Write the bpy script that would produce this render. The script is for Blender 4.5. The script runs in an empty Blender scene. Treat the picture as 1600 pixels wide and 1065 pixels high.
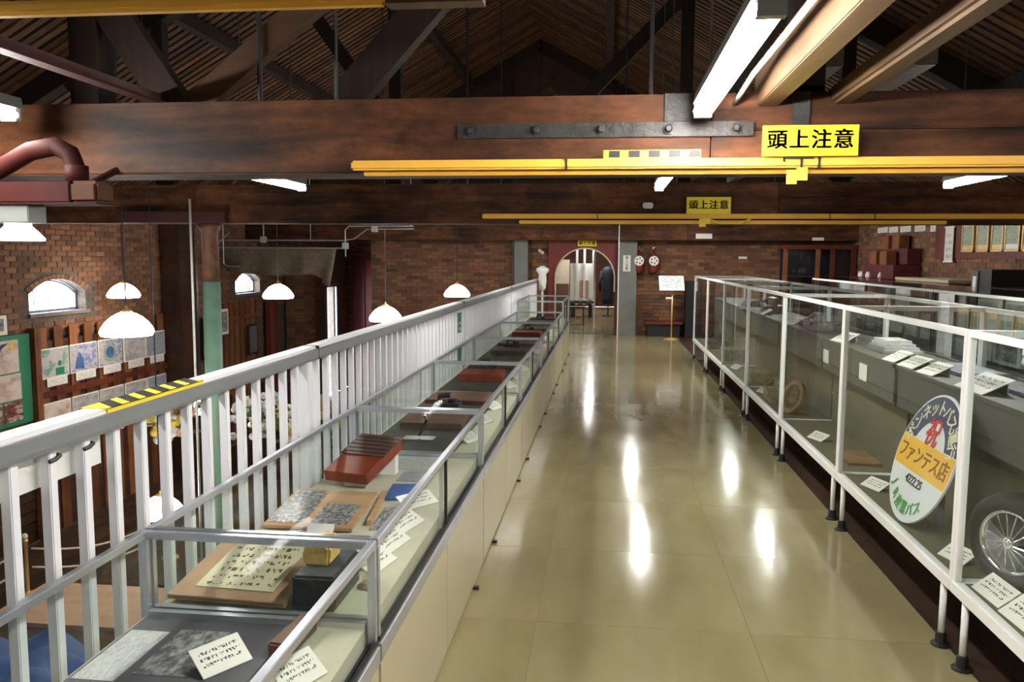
import bpy, math, random
from mathutils import Vector, Matrix
random.seed(7)
rnd = random.random
PI = math.pi
scene = bpy.context.scene
COL = scene.collection

# ------------------------------------------------------------------ camera
def look_axes(yaw, pitch, roll):
    f = Vector((-math.sin(yaw)*math.cos(pitch), math.cos(yaw)*math.cos(pitch), -math.sin(pitch)))
    r = Vector((math.cos(yaw), math.sin(yaw), 0)); u = r.cross(f)
    c, s = math.cos(roll), math.sin(roll)
    return c*r + s*u, c*u - s*r, f
cam_data = bpy.data.cameras.new('camera'); cam = bpy.data.objects.new('camera', cam_data); COL.objects.link(cam)
r_, u_, f_ = look_axes(0.1153, 0.1023, 0.0062)
m = Matrix((r_, u_, -f_)).transposed().to_4x4(); m.translation = (0, 0, 1.6)
cam.matrix_world = m
cam_data.sensor_width = 36; cam_data.lens = 1269.5/1600*36; cam_data.clip_start = 0.02; cam_data.clip_end = 200
scene.camera = cam

# ------------------------------------------------------------------ world (overcast daylight behind the windows) and exposure
world = bpy.data.worlds.new('world'); scene.world = world; world.use_nodes = True
bg = world.node_tree.nodes['Background']; bg.inputs[0].default_value = (0.80, 0.90, 1.0, 1); bg.inputs[1].default_value = 12.0
scene.view_settings.view_transform = 'Standard'; scene.view_settings.look = 'None'
scene.view_settings.exposure = 1.4; scene.view_settings.gamma = 1.0; scene.view_settings.use_curve_mapping = False
TUBE = 62.0        # radiance of the fluorescent tubes
SHADE = 9.0        # radiance of the glowing pendant shades
scene.cycles.use_denoising = True
scene.cycles.max_bounces = 10; scene.cycles.transparent_max_bounces = 40
scene.cycles.caustics_reflective = False; scene.cycles.caustics_refractive = False
scene.cycles.sample_clamp_indirect = 6.0

# ------------------------------------------------------------------ materials
MATS = {}
def new_mat(name):
    mt = bpy.data.materials.new(name); mt.use_nodes = True
    nt = mt.node_tree; MATS[name] = mt
    return mt, nt, nt.nodes['Principled BSDF']
def N(nt, kind, **kw):
    n = nt.nodes.new(kind)
    for k, v in kw.items():
        if k.startswith('i_'): n.inputs[k[2:].replace('_', ' ')].default_value = v
        else: setattr(n, k, v)
    return n
def ramp(nt, stops, interp='LINEAR'):
    n = nt.nodes.new('ShaderNodeValToRGB'); n.color_ramp.interpolation = interp
    e = n.color_ramp.elements
    while len(e) < len(stops): e.new(0.5)
    for i, (p, c) in enumerate(stops):
        e[i].position = p; e[i].color = (c[0], c[1], c[2], 1)
    return n
def coords(nt, scale=(1, 1, 1), which='Object', jitter=True):
    tc = nt.nodes.new('ShaderNodeTexCoord'); mp = nt.nodes.new('ShaderNodeMapping')
    mp.inputs['Scale'].default_value = scale
    nt.links.new(tc.outputs[which], mp.inputs['Vector'])
    if jitter and which == 'Object':
        oi = nt.nodes.new('ShaderNodeObjectInfo'); mu = N(nt, 'ShaderNodeMath', operation='MULTIPLY'); mu.inputs[1].default_value = 37.0
        nt.links.new(oi.outputs['Random'], mu.inputs[0])
        nt.links.new(mu.outputs[0], mp.inputs['Location'])
    return mp.outputs[0]
def plain(name, col, rough=0.5, metal=0.0, var=0.12, scale=6.0, bump=0.0, bscale=60.0, coat=0.0):
    mt, nt, b = new_mat(name)
    v = coords(nt)
    no = N(nt, 'ShaderNodeTexNoise'); no.inputs['Scale'].default_value = scale; no.inputs['Detail'].default_value = 4
    nt.links.new(v, no.inputs['Vector'])
    lo = [c*(1-var) for c in col]; hi = [min(1, c*(1+var)) for c in col]
    rp = ramp(nt, [(0.3, lo), (0.7, hi)]); nt.links.new(no.outputs['Fac'], rp.inputs[0])
    nt.links.new(rp.outputs[0], b.inputs['Base Color'])
    b.inputs['Roughness'].default_value = rough; b.inputs['Metallic'].default_value = metal; b.inputs['Coat Weight'].default_value = coat
    if bump:
        n2 = N(nt, 'ShaderNodeTexNoise'); n2.inputs['Scale'].default_value = bscale; n2.inputs['Detail'].default_value = 3
        nt.links.new(v, n2.inputs['Vector'])
        bp = N(nt, 'ShaderNodeBump'); bp.inputs['Strength'].default_value = bump; bp.inputs['Distance'].default_value = 0.01
        nt.links.new(n2.outputs['Fac'], bp.inputs['Height']); nt.links.new(bp.outputs[0], b.inputs['Normal'])
    return mt
def wood(name, dark, light, axis='x', rough=0.5, scale=5.0, bump=0.25, island=0.0, mottle=0.0):
    mt, nt, b = new_mat(name)
    s = {'x': (0.12, 1.6, 1.6), 'y': (1.6, 0.12, 1.6), 'z': (1.6, 1.6, 0.12)}[axis]
    v = coords(nt, s)
    no = N(nt, 'ShaderNodeTexNoise'); no.inputs['Scale'].default_value = scale*4; no.inputs['Detail'].default_value = 6; no.inputs['Distortion'].default_value = 0.6
    nt.links.new(v, no.inputs['Vector'])
    v2 = coords(nt, (0.5, 0.5, 0.5))
    n2 = N(nt, 'ShaderNodeTexNoise'); n2.inputs['Scale'].default_value = scale; nt.links.new(v2, n2.inputs['Vector'])
    mx = N(nt, 'ShaderNodeMath', operation='ADD'); nt.links.new(no.outputs['Fac'], mx.inputs[0]); nt.links.new(n2.outputs['Fac'], mx.inputs[1])
    hf = N(nt, 'ShaderNodeMath', operation='MULTIPLY'); hf.inputs[1].default_value = 0.5; nt.links.new(mx.outputs[0], hf.inputs[0])
    rp = ramp(nt, [(0.33, dark), (0.66, light)]); nt.links.new(hf.outputs[0], rp.inputs[0])
    oi = N(nt, 'ShaderNodeObjectInfo'); mr = N(nt, 'ShaderNodeMapRange'); mr.inputs['To Min'].default_value = 1-island; mr.inputs['To Max'].default_value = 1+island
    nt.links.new(oi.outputs['Random'], mr.inputs['Value'])
    hs = N(nt, 'ShaderNodeHueSaturation'); nt.links.new(mr.outputs[0], hs.inputs['Value']); nt.links.new(rp.outputs[0], hs.inputs['Color'])
    if mottle:
        n3 = N(nt, 'ShaderNodeTexNoise'); n3.inputs['Scale'].default_value = 9.0; n3.inputs['Detail'].default_value = 9; n3.inputs['Roughness'].default_value = 0.7; nt.links.new(coords(nt, (0.45, 1, 1)), n3.inputs['Vector'])
        m3 = N(nt, 'ShaderNodeMapRange'); m3.inputs['From Min'].default_value = 0.3; m3.inputs['From Max'].default_value = 0.7; m3.inputs['To Min'].default_value = 1-mottle; m3.inputs['To Max'].default_value = 1+mottle*0.8
        nt.links.new(n3.outputs['Fac'], m3.inputs['Value']); mm = N(nt, 'ShaderNodeMath', operation='MULTIPLY'); nt.links.new(mr.outputs[0], mm.inputs[0]); nt.links.new(m3.outputs[0], mm.inputs[1]); nt.links.new(mm.outputs[0], hs.inputs['Value'])
    nt.links.new(hs.outputs[0], b.inputs['Base Color']); b.inputs['Roughness'].default_value = rough; b.inputs['Specular IOR Level'].default_value = 0.25
    bp = N(nt, 'ShaderNodeBump'); bp.inputs['Strength'].default_value = bump; bp.inputs['Distance'].default_value = 0.006
    nt.links.new(no.outputs['Fac'], bp.inputs['Height']); nt.links.new(bp.outputs[0], b.inputs['Normal'])
    return mt
def brick_piece(name, stops):
    mt, nt, b = new_mat(name)
    g = N(nt, 'ShaderNodeNewGeometry'); oi = N(nt, 'ShaderNodeObjectInfo')
    ad = N(nt, 'ShaderNodeMath', operation='ADD'); nt.links.new(g.outputs['Random Per Island'], ad.inputs[0]); nt.links.new(oi.outputs['Random'], ad.inputs[1])
    fr = N(nt, 'ShaderNodeMath', operation='FRACT'); nt.links.new(ad.outputs[0], fr.inputs[0])
    rp = ramp(nt, stops); nt.links.new(fr.outputs[0], rp.inputs[0])
    v = coords(nt, jitter=False); no = N(nt, 'ShaderNodeTexNoise'); no.inputs['Scale'].default_value = 30; no.inputs['Detail'].default_value = 4; nt.links.new(v, no.inputs['Vector'])
    mr = N(nt, 'ShaderNodeMapRange'); mr.inputs['To Min'].default_value = 0.6; mr.inputs['To Max'].default_value = 1.35; nt.links.new(no.outputs['Fac'], mr.inputs['Value'])
    hs = N(nt, 'ShaderNodeHueSaturation'); nt.links.new(mr.outputs[0], hs.inputs['Value']); nt.links.new(rp.outputs[0], hs.inputs['Color'])
    nt.links.new(hs.outputs[0], b.inputs['Base Color']); b.inputs['Roughness'].default_value = 0.85
    bp = N(nt, 'ShaderNodeBump'); bp.inputs['Strength'].default_value = 0.5; bp.inputs['Distance'].default_value = 0.006
    nt.links.new(no.outputs['Fac'], bp.inputs['Height']); nt.links.new(bp.outputs[0], b.inputs['Normal'])
    return mt
def brick_far(name, c1, c2, mort, plane):
    mt, nt, b = new_mat(name)
    tc = N(nt, 'ShaderNodeTexCoord'); sp = N(nt, 'ShaderNodeSeparateXYZ'); cb = N(nt, 'ShaderNodeCombineXYZ')
    nt.links.new(tc.outputs['Object'], sp.inputs[0]); nt.links.new(sp.outputs['Y' if plane == 'x' else 'X'], cb.inputs[0]); nt.links.new(sp.outputs['Z'], cb.inputs[1])
    bt = N(nt, 'ShaderNodeTexBrick'); bt.inputs['Scale'].default_value = 1.0; bt.inputs['Brick Width'].default_value = 0.225; bt.inputs['Row Height'].default_value = 0.075
    bt.inputs['Mortar Size'].default_value = 0.006; bt.inputs['Color1'].default_value = (*c1, 1); bt.inputs['Color2'].default_value = (*c2, 1); bt.inputs['Mortar'].default_value = (*mort, 1)
    nt.links.new(cb.outputs[0], bt.inputs['Vector']); nt.links.new(bt.outputs['Color'], b.inputs['Base Color']); b.inputs['Roughness'].default_value = 0.85
    return mt
def glass(name, tint=(0.97, 0.985, 0.975), base=0.05, rough=0.0, graze=0.75):
    mt = bpy.data.materials.new(name); mt.use_nodes = True; nt = mt.node_tree; nt.nodes.clear(); MATS[name] = mt
    out = N(nt, 'ShaderNodeOutputMaterial'); tr = N(nt, 'ShaderNodeBsdfTransparent'); gl = N(nt, 'ShaderNodeBsdfGlossy'); mx = N(nt, 'ShaderNodeMixShader')
    tr.inputs[0].default_value = (*tint, 1); gl.inputs['Roughness'].default_value = rough; gl.inputs[0].default_value = (0.95, 0.98, 1, 1)
    lw = N(nt, 'ShaderNodeLayerWeight'); lw.inputs['Blend'].default_value = 0.5
    pw = N(nt, 'ShaderNodeMath', operation='POWER'); pw.inputs[1].default_value = 4.0
    mr = N(nt, 'ShaderNodeMapRange'); mr.inputs['To Min'].default_value = base; mr.inputs['To Max'].default_value = graze
    nt.links.new(lw.outputs['Facing'], pw.inputs[0]); nt.links.new(pw.outputs[0], mr.inputs['Value']); nt.links.new(mr.outputs[0], mx.inputs[0])
    nt.links.new(tr.outputs[0], mx.inputs[1]); nt.links.new(gl.outputs[0], mx.inputs[2]); nt.links.new(mx.outputs[0], out.inputs[0])
    return mt
def emit(name, col, strength):
    mt, nt, b = new_mat(name)
    b.inputs['Base Color'].default_value = (*[min(1, c*0.9) for c in col], 1); b.inputs['Roughness'].default_value = 0.4
    b.inputs['Emission Color'].default_value = (*col, 1); b.inputs['Emission Strength'].default_value = strength
    return mt
def picture(name, stops, scale=4.0, detail=6, rough=0.35, seed=0.0, grid=0.0):
    """flat print: cloudy tones, as on a photograph"""
    mt, nt, b = new_mat(name)
    tc = N(nt, 'ShaderNodeTexCoord'); mp = N(nt, 'ShaderNodeMapping'); mp.inputs['Location'].default_value = (seed, seed*1.7, seed*0.3)
    nt.links.new(tc.outputs['Generated'], mp.inputs['Vector'])
    no = N(nt, 'ShaderNodeTexNoise'); no.inputs['Scale'].default_value = scale; no.inputs['Detail'].default_value = detail; no.inputs['Roughness'].default_value = 0.65
    nt.links.new(mp.outputs[0], no.inputs['Vector'])
    rp = ramp(nt, stops); nt.links.new(no.outputs['Fac'], rp.inputs[0])
    nt.links.new(rp.outputs[0], b.inputs['Base Color']); b.inputs['Roughness'].default_value = rough
    return mt
def print_mat(name, paper, ink, rows=7.0, cols=26.0, lo=0.24, hi=0.78, dens=0.5, axis='Y', uax='X'):
    """paper with rows of small illegible type; v runs along 'axis' of the generated box"""
    mt, nt, b = new_mat(name)
    tc = N(nt, 'ShaderNodeTexCoord'); sp = N(nt, 'ShaderNodeSeparateXYZ'); nt.links.new(tc.outputs['Generated'], sp.inputs[0])
    v = sp.outputs[axis]; u = sp.outputs[uax]
    def mth(op, a, bb):
        n = N(nt, 'ShaderNodeMath', operation=op)
        for i, q in enumerate((a, bb)):
            if q is None: continue
            if isinstance(q, (int, float)): n.inputs[i].default_value = q
            else: nt.links.new(q, n.inputs[i])
        return n.outputs[0]
    row = mth('FRACT', mth('MULTIPLY', v, rows), None)
    inrow = mth('GREATER_THAN', row, 0.5)
    uc = mth('MULTIPLY', u, cols*2.2); vr = mth('MULTIPLY', v, rows*4.0)
    cb = N(nt, 'ShaderNodeCombineXYZ'); nt.links.new(mth('FLOOR', uc, None), cb.inputs[0]); nt.links.new(mth('FLOOR', vr, None), cb.inputs[1])
    no = N(nt, 'ShaderNodeTexWhiteNoise', noise_dimensions='2D'); nt.links.new(cb.outputs[0], no.inputs['Vector'])
    gap = mth('GREATER_THAN', mth('FRACT', mth('MULTIPLY', u, cols/1.6), None), 0.22)
    ink_f = mth('MULTIPLY', mth('GREATER_THAN', no.outputs['Value'], 1-dens), gap)
    win = mth('MULTIPLY', mth('GREATER_THAN', v, lo), mth('LESS_THAN', v, hi)); wu = mth('MULTIPLY', mth('GREATER_THAN', u, 0.1), mth('LESS_THAN', u, 0.9))
    fac = mth('MULTIPLY', mth('MULTIPLY', inrow, ink_f), mth('MULTIPLY', win, wu))
    mx = N(nt, 'ShaderNodeMix', data_type='RGBA'); mx.inputs['A'].default_value = (*paper, 1); mx.inputs['B'].default_value = (*ink, 1)
    nt.links.new(fac, mx.inputs['Factor']); nt.links.new(mx.outputs['Result'], b.inputs['Base Color']); b.inputs['Roughness'].default_value = 0.6
    return mt

# floor vinyl: beige, waxed
mt, nt, b = new_mat('vinyl')
v = coords(nt, (1, 0.35, 1)); no = N(nt, 'ShaderNodeTexNoise'); no.inputs['Scale'].default_value = 5; no.inputs['Detail'].default_value = 8; nt.links.new(v, no.inputs['Vector'])
rp = ramp(nt, [(0.25, (0.225, 0.192, 0.095)), (0.75, (0.29, 0.252, 0.135))]); nt.links.new(no.outputs['Fac'], rp.inputs[0]); nt.links.new(rp.outputs[0], b.inputs['Base Color'])
r2 = ramp(nt, [(0.3, (0.10,)*3), (0.7, (0.17,)*3)]); nt.links.new(no.outputs['Fac'], r2.inputs[0]); nt.links.new(r2.outputs[0], b.inputs['Roughness'])
n2 = N(nt, 'ShaderNodeTexNoise'); n2.inputs['Scale'].default_value = 14; nt.links.new(v, n2.inputs['Vector'])
bp = N(nt, 'ShaderNodeBump'); bp.inputs['Strength'].default_value = 0.05; bp.inputs['Distance'].default_value = 0.01; nt.links.new(n2.outputs['Fac'], bp.inputs['Height']); nt.links.new(bp.outputs[0], b.inputs['Normal'])
b.inputs['Specular IOR Level'].default_value = 0.6

plain('vinyl_joint', (0.13, 0.11, 0.06), 0.5)
wood('beam_wood', (0.014, 0.0055, 0.003), (0.155, 0.055, 0.021), 'x', 0.62, 2.2, 0.5, mottle=0.75)
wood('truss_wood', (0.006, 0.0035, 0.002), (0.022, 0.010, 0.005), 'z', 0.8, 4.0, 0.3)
wood('joist_wood', (0.045, 0.024, 0.012), (0.12, 0.068, 0.034), 'y', 0.5, 4.0, 0.2)
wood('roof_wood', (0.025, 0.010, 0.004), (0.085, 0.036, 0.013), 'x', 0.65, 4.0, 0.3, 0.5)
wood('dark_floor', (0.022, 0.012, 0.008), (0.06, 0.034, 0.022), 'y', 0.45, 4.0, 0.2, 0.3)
wood('dark_plank', (0.020, 0.009, 0.006), (0.075, 0.036, 0.022), 'y', 0.5, 5.0, 0.3, 0.35)
wood('panel_wood', (0.10, 0.032, 0.012), (0.26, 0.10, 0.04), 'z', 0.5, 4.0, 0.2, 0.4)
wood('red_wood', (0.07, 0.017, 0.010), (0.17, 0.045, 0.025), 'z', 0.4, 4.0, 0.15)
wood('tan_wood', (0.35, 0.20, 0.10), (0.55, 0.36, 0.20), 'x', 0.55, 4.0, 0.15)
brick_piece('brick', [(0.0, (0.10, 0.042, 0.024)), (0.4, (0.195, 0.080, 0.040)), (0.7, (0.26, 0.122, 0.06)), (1.0, (0.135, 0.068, 0.042))])
brick_far('brick_plain', (0.17, 0.066, 0.032), (0.095, 0.040, 0.022), (0.075, 0.06, 0.05), 'y')
plain('mortar', (0.10, 0.078, 0.06), 0.95, 0, 0.3, 20)
plain('white_rail', (0.88, 0.88, 0.92), 0.35, 0.0, 0.02, 3, coat=0.2)
plain('grey_rail', (0.24, 0.25, 0.26), 0.4, 0.2, 0.06, 3)
plain('white_paint', (0.82, 0.82, 0.80), 0.35, 0, 0.03)
plain('aluminium', (0.62, 0.64, 0.70), 0.28, 0.75, 0.04)
plain('dark_metal', (0.03, 0.03, 0.032), 0.4, 0.6, 0.2)
plain('iron', (0.055, 0.052, 0.05), 0.5, 0.5, 0.35, 14, 0.3, 60)
plain('cream', (0.46, 0.41, 0.27), 0.3, 0, 0.04, 2)
plain('deck_cloth', (0.50, 0.48, 0.37), 0.8, 0, 0.05, 20)
plain('grey_deck', (0.125, 0.115, 0.07), 0.8, 0, 0.06, 10)
plain('grey_board', (0.085, 0.085, 0.072), 0.6, 0, 0.06, 5)
plain('black', (0.012, 0.012, 0.013), 0.45, 0, 0.2)
plain('rubber', (0.007, 0.007, 0.007), 0.75, 0, 0.3, 10, 0.2, 80)
plain('yellow_pad', (0.86, 0.47, 0.06), 0.5, 0, 0.06, 4)
plain('sign_yellow', (0.90, 0.72, 0.03), 0.45, 0, 0.04, 5)
plain('tape_yellow', (0.85, 0.68, 0.06), 0.4, 0, 0.05)
plain('red_steel', (0.05, 0.010, 0.008), 0.6, 0.0, 0.25, 6, 0.15, 30)
plain('red_panel', (0.16, 0.02, 0.016), 0.5, 0, 0.1)
plain('shaded_red', (0.030, 0.0055, 0.0045), 0.7, 0, 0.3, 6).node_tree.nodes['Principled BSDF'].inputs['Specular IOR Level'].default_value = 0.12  # red steel with its backlit shade put into the colour
plain('shaded_rust', (0.06, 0.026, 0.014), 0.7, 0, 0.3, 6).node_tree.nodes['Principled BSDF'].inputs['Specular IOR Level'].default_value = 0.12  # rust paint darkened in colour to stand for shade on the end block
plain('red_cloth', (0.085, 0.010, 0.009), 0.8, 0, 0.2)
plain('dark_mat', (0.055, 0.045, 0.036), 0.7, 0, 0.3, 9)
plain('rust_paint', (0.14, 0.062, 0.034), 0.6, 0, 0.35, 12, 0.2, 40)
plain('green_paint', (0.20, 0.36, 0.27), 0.45, 0, 0.12, 6)
plain('board_green', (0.02, 0.20, 0.10), 0.45, 0, 0.08)
plain('column_grey', (0.17, 0.18, 0.165), 0.5, 0.1, 0.1, 5)
plain('conduit', (0.42, 0.44, 0.45), 0.4, 0.5, 0.1)
plain('canvas', (0.15, 0.115, 0.082), 0.9, 0, 0.2, 14, 0.2, 120)
plain('blue_sheet', (0.05, 0.11, 0.30), 0.6, 0, 0.35, 7, 0.3, 20)
plain('grey_folder', (0.105, 0.105, 0.115), 0.5, 0, 0.12, 12)
plain('tan_folder', (0.47, 0.29, 0.18), 0.7, 0, 0.1, 9)
plain('book_brown', (0.13, 0.062, 0.04), 0.55, 0, 0.2, 12)
plain('book_red', (0.25, 0.045, 0.018), 0.5, 0, 0.15, 14)
plain('cork', (0.62, 0.40, 0.13), 0.8, 0, 0.25, 18, 0.5, 30)
plain('stone_black', (0.035, 0.036, 0.042), 0.6, 0, 0.4, 20, 0.3, 40)
plain('paper', (0.78, 0.76, 0.68), 0.7, 0, 0.03)
plain('white_card', (0.83, 0.83, 0.79), 0.6, 0, 0.02)
plain('gold', (0.75, 0.52, 0.22), 0.35, 0.6, 0.1)
plain('rope', (0.66, 0.58, 0.45), 0.8, 0, 0.2, 40)
plain('navy', (0.030, 0.033, 0.10), 0.4, 0, 0.05)
plain('sign_white', (0.80, 0.81, 0.86), 0.35, 0, 0.02)
plain('sign_orange', (0.90, 0.50, 0.02), 0.35, 0, 0.03)
plain('ink_red', (0.62, 0.04, 0.03), 0.5, 0, 0.02)
plain('ink_brown', (0.25, 0.08, 0.01), 0.5, 0, 0.02)
plain('ink_green', (0.05, 0.35, 0.08), 0.5, 0, 0.02)
plain('ink_pale', (0.85, 0.82, 0.55), 0.5, 0, 0.02)
plain('chrome', (0.80, 0.80, 0.80), 0.15, 1.0, 0.05)
plain('gear_metal', (0.25, 0.24, 0.22), 0.4, 0.7, 0.4, 25, 0.4, 40)
plain('olive_part', (0.22, 0.19, 0.10), 0.6, 0.1, 0.35, 18, 0.3, 30)
plain('brown_part', (0.23, 0.13, 0.065), 0.6, 0, 0.3, 14, 0.2, 30)
plain('window_frame', (0.14, 0.15, 0.26), 0.5, 0, 0.1)  # blue tint stands for daylight glare on the frames
plain('stone_sill', (0.16, 0.13, 0.12), 0.8, 0, 0.2, 12)
plain('cream_wall', (0.60, 0.52, 0.40), 0.8, 0, 0.05)
plain('petal_yellow', (0.75, 0.55, 0.10), 0.7, 0, 0.3, 30)
plain('petal_pink', (0.72, 0.42, 0.36), 0.7, 0, 0.3, 30)
plain('petal_white', (0.75, 0.74, 0.72), 0.7, 0, 0.2, 30)
plain('leaf', (0.06, 0.14, 0.04), 0.7, 0, 0.4, 30)
plain('navy_cloth', (0.007, 0.010, 0.022), 0.8, 0, 0.2)
plain('orange_box', (0.20, 0.065, 0.02), 0.5, 0, 0.2)
glass('case_glass', (0.95, 0.968, 0.955), 0.013, 0.0, 0.32)
glass('top_glass', (0.965, 0.975, 0.97), 0.0006, 0.0, 0.004)
glass('clear_glass', (0.98, 0.99, 0.985), 0.03)
glass('dusty_glass', (0.80, 0.83, 0.80), 0.06, 0.05)
emit('tube_glow', (1.0, 0.97, 0.92), TUBE)
emit('shade_glow', (1.0, 0.93, 0.80), SHADE)
emit('lamp_frost', (0.95, 0.97, 1.0), 0.9)
print_mat('card_print', (0.80, 0.79, 0.72), (0.07, 0.07, 0.07), 5, 22, 0.2, 0.8, 0.6)
print_mat('doc_print', (0.74, 0.66, 0.47), (0.10, 0.08, 0.05), 8, 20, 0.08, 0.9, 0.40)
print_mat('poster_print', (0.78, 0.80, 0.80), (0.25, 0.27, 0.28), 9, 20, 0.1, 0.9, 0.45)
print_mat('caption_print', (0.72, 0.68, 0.66), (0.22, 0.20, 0.20), 5, 18, 0.1, 0.9, 0.45, 'Z', 'Y')
BW = [(0.30, (0.02,)*3), (0.45, (0.12,)*3), (0.55, (0.32,)*3), (0.72, (0.66,)*3)]
for i in range(6): picture('photo_bw_%d' % i, BW, 5+i, 8, 0.3, i*3.1)
picture('photo_blue', [(0.35, (0.30, 0.30, 0.33)), (0.5, (0.50, 0.47, 0.47)), (0.58, (0.10, 0.14, 0.42)), (0.66, (0.55, 0.52, 0.50))], 3.2, 5, 0.35, 2.0)
picture('photo_teal', [(0.35, (0.52, 0.48, 0.47)), (0.5, (0.46, 0.43, 0.44)), (0.6, (0.06, 0.28, 0.22)), (0.68, (0.57, 0.54, 0.52))], 3.0, 5, 0.35, 7.3)
picture('photo_grey', [(0.3, (0.16, 0.16, 0.20)), (0.5, (0.42, 0.40, 0.41)), (0.7, (0.60, 0.57, 0.55))], 5.0, 7, 0.35, 5.1)
picture('photo_street', [(0.3, (0.10, 0.13, 0.19)), (0.48, (0.36, 0.37, 0.42)), (0.6, (0.15, 0.20, 0.24)), (0.72, (0.62, 0.60, 0.58))], 6.0, 8, 0.35, 9.4)
picture('photo_warm', [(0.3, (0.30, 0.16, 0.12)), (0.5, (0.62, 0.50, 0.44)), (0.7, (0.70, 0.62, 0.58))], 2.5, 4, 0.4, 4.4)
picture('photo_red', [(0.35, (0.02, 0.03, 0.02)), (0.5, (0.25, 0.05, 0.04)), (0.62, (0.55, 0.50, 0.46)), (0.7, (0.05, 0.10, 0.06))], 6.0, 5, 0.4, 1.4)
picture('photo_olive', [(0.32, (0.06, 0.08, 0.05)), (0.5, (0.36, 0.38, 0.28)), (0.6, (0.14, 0.26, 0.17)), (0.7, (0.60, 0.55, 0.38))], 5.0, 5, 0.4, 3.9)
picture('sheet_grey', [(0.3, (0.35, 0.36, 0.36)), (0.7, (0.62, 0.63, 0.60))], 12.0, 4, 0.5, 2.9)

# ------------------------------------------------------------------ geometry helpers
class MB:
    def __init__(s): s.v = []; s.f = []
    def add(s, vs, fs, M=None):
        o = len(s.v)
        s.v += [tuple(M @ Vector(q)) if M is not None else tuple(q) for q in vs]
        s.f += [tuple(i+o for i in q) for q in fs]; return s
    def box(s, x0, x1, y0, y1, z0, z1, M=None):
        return s.add([(x0,y0,z0),(x1,y0,z0),(x1,y1,z0),(x0,y1,z0),(x0,y0,z1),(x1,y0,z1),(x1,y1,z1),(x0,y1,z1)],
                     [(0,3,2,1),(4,5,6,7),(0,1,5,4),(1,2,6,5),(2,3,7,6),(3,0,4,7)], M)
    def bar(s, p, q, w, h, up=(0, 0, 1)):
        p = Vector(p); q = Vector(q); d = (q-p).normalized(); up = Vector(up)
        if abs(d.dot(up)) > 0.98: up = Vector((1, 0, 0))
        sx = d.cross(up).normalized(); sz = sx.cross(d)
        M = Matrix((sx, d, sz)).transposed().to_4x4(); M.translation = p
        return s.box(-w/2, w/2, 0, (q-p).length, -h/2, h/2, M)
    def tube(s, pts, r, n=8, cap=True):
        pts = [Vector(p) for p in pts]; rings = []
        rr = r if isinstance(r, (list, tuple)) else [r]*len(pts)
        prev = None; vs = []; fs = []
        for i, p in enumerate(pts):
            d = (pts[min(i+1, len(pts)-1)] - pts[max(i-1, 0)]).normalized()
            if prev is None:
                a = Vector((0, 0, 1)) if abs(d.z) < 0.9 else Vector((1, 0, 0))
                prev = d.cross(a).normalized()
            prev = (prev - d*prev.dot(d)).normalized(); b2 = d.cross(prev)
            for k in range(n):
                t = 2*PI*k/n; vs.append(p + (prev*math.cos(t) + b2*math.sin(t))*rr[i])
        for i in range(len(pts)-1):
            for k in range(n):
                k2 = (k+1) % n; fs.append((i*n+k, i*n+k2, (i+1)*n+k2, (i+1)*n+k))
        if cap: fs.append(tuple(range(n-1, -1, -1))); fs.append(tuple((len(pts)-1)*n+k for k in range(n)))
        return s.add(vs, fs)
    def lathe(s, prof, c=(0, 0, 0), n=20, M=None, flute=0.0):
        vs = []; fs = []
        for (r, z) in prof:
            for k in range(n):
                t = 2*PI*k/n; q = r*(1 + flute*(1 if k % 2 else -1)); vs.append((c[0]+q*math.cos(t), c[1]+q*math.sin(t), c[2]+z))
        for i in range(len(prof)-1):
            for k in range(n):
                k2 = (k+1) % n; fs.append((i*n+k, i*n+k2, (i+1)*n+k2, (i+1)*n+k))
        if tuple(prof[0]) == tuple(prof[-1]): return s.add(vs, fs, M)
        if prof[0][0] > 1e-5: fs.append(tuple(range(n-1, -1, -1)))
        if prof[-1][0] > 1e-5: fs.append(tuple((len(prof)-1)*n+k for k in range(n)))
        return s.add(vs, fs, M)
    def prism(s, poly, a, b, axis='y', M=None):
        n = len(poly); vs = []
        for t in (a, b):
            for (p, q) in poly:
                vs.append({'x': (t, p, q), 'y': (p, t, q), 'z': (p, q, t)}[axis])
        fs = [tuple(range(n)), tuple(range(2*n-1, n-1, -1))] + [(i, n+i, n+(i+1) % n, (i+1) % n) for i in range(n)]
        return s.add(vs, fs, M)
    def strip(s, lo, hi, a, b, axis='y', M=None):
        """solid between two 2-D polylines of equal length (arch spandrels and the like)"""
        for i in range(len(lo)-1): s.prism([lo[i], lo[i+1], hi[i+1], hi[i]], a, b, axis, M)
        return s
    def ball(s, c, r, n=8, m=6, sq=(1, 1, 1)):
        prof = [(math.sin(PI*i/m), -math.cos(PI*i/m)) for i in range(m+1)]; prof[0] = (0.001, -1); prof[-1] = (0.001, 1)
        M = Matrix.Translation(c) @ Matrix.Diagonal((r*sq[0], r*sq[1], r*sq[2], 1))
        return s.lathe(prof, (0, 0, 0), n, M)
ORG = {}
def tag(o, label=None, cat=None, group=None, kind=None):
    if label: o['label'] = label
    if cat: o['category'] = cat
    if group: o['group'] = group
    if kind: o['kind'] = kind
    return o
def thing(name, label, cat, loc, group=None, kind=None):
    o = bpy.data.objects.new(name, None); o.empty_display_size = 0.05; COL.objects.link(o); o.location = loc; ORG[o.name] = Vector(loc)
    return tag(o, label, cat, group, kind)
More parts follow.
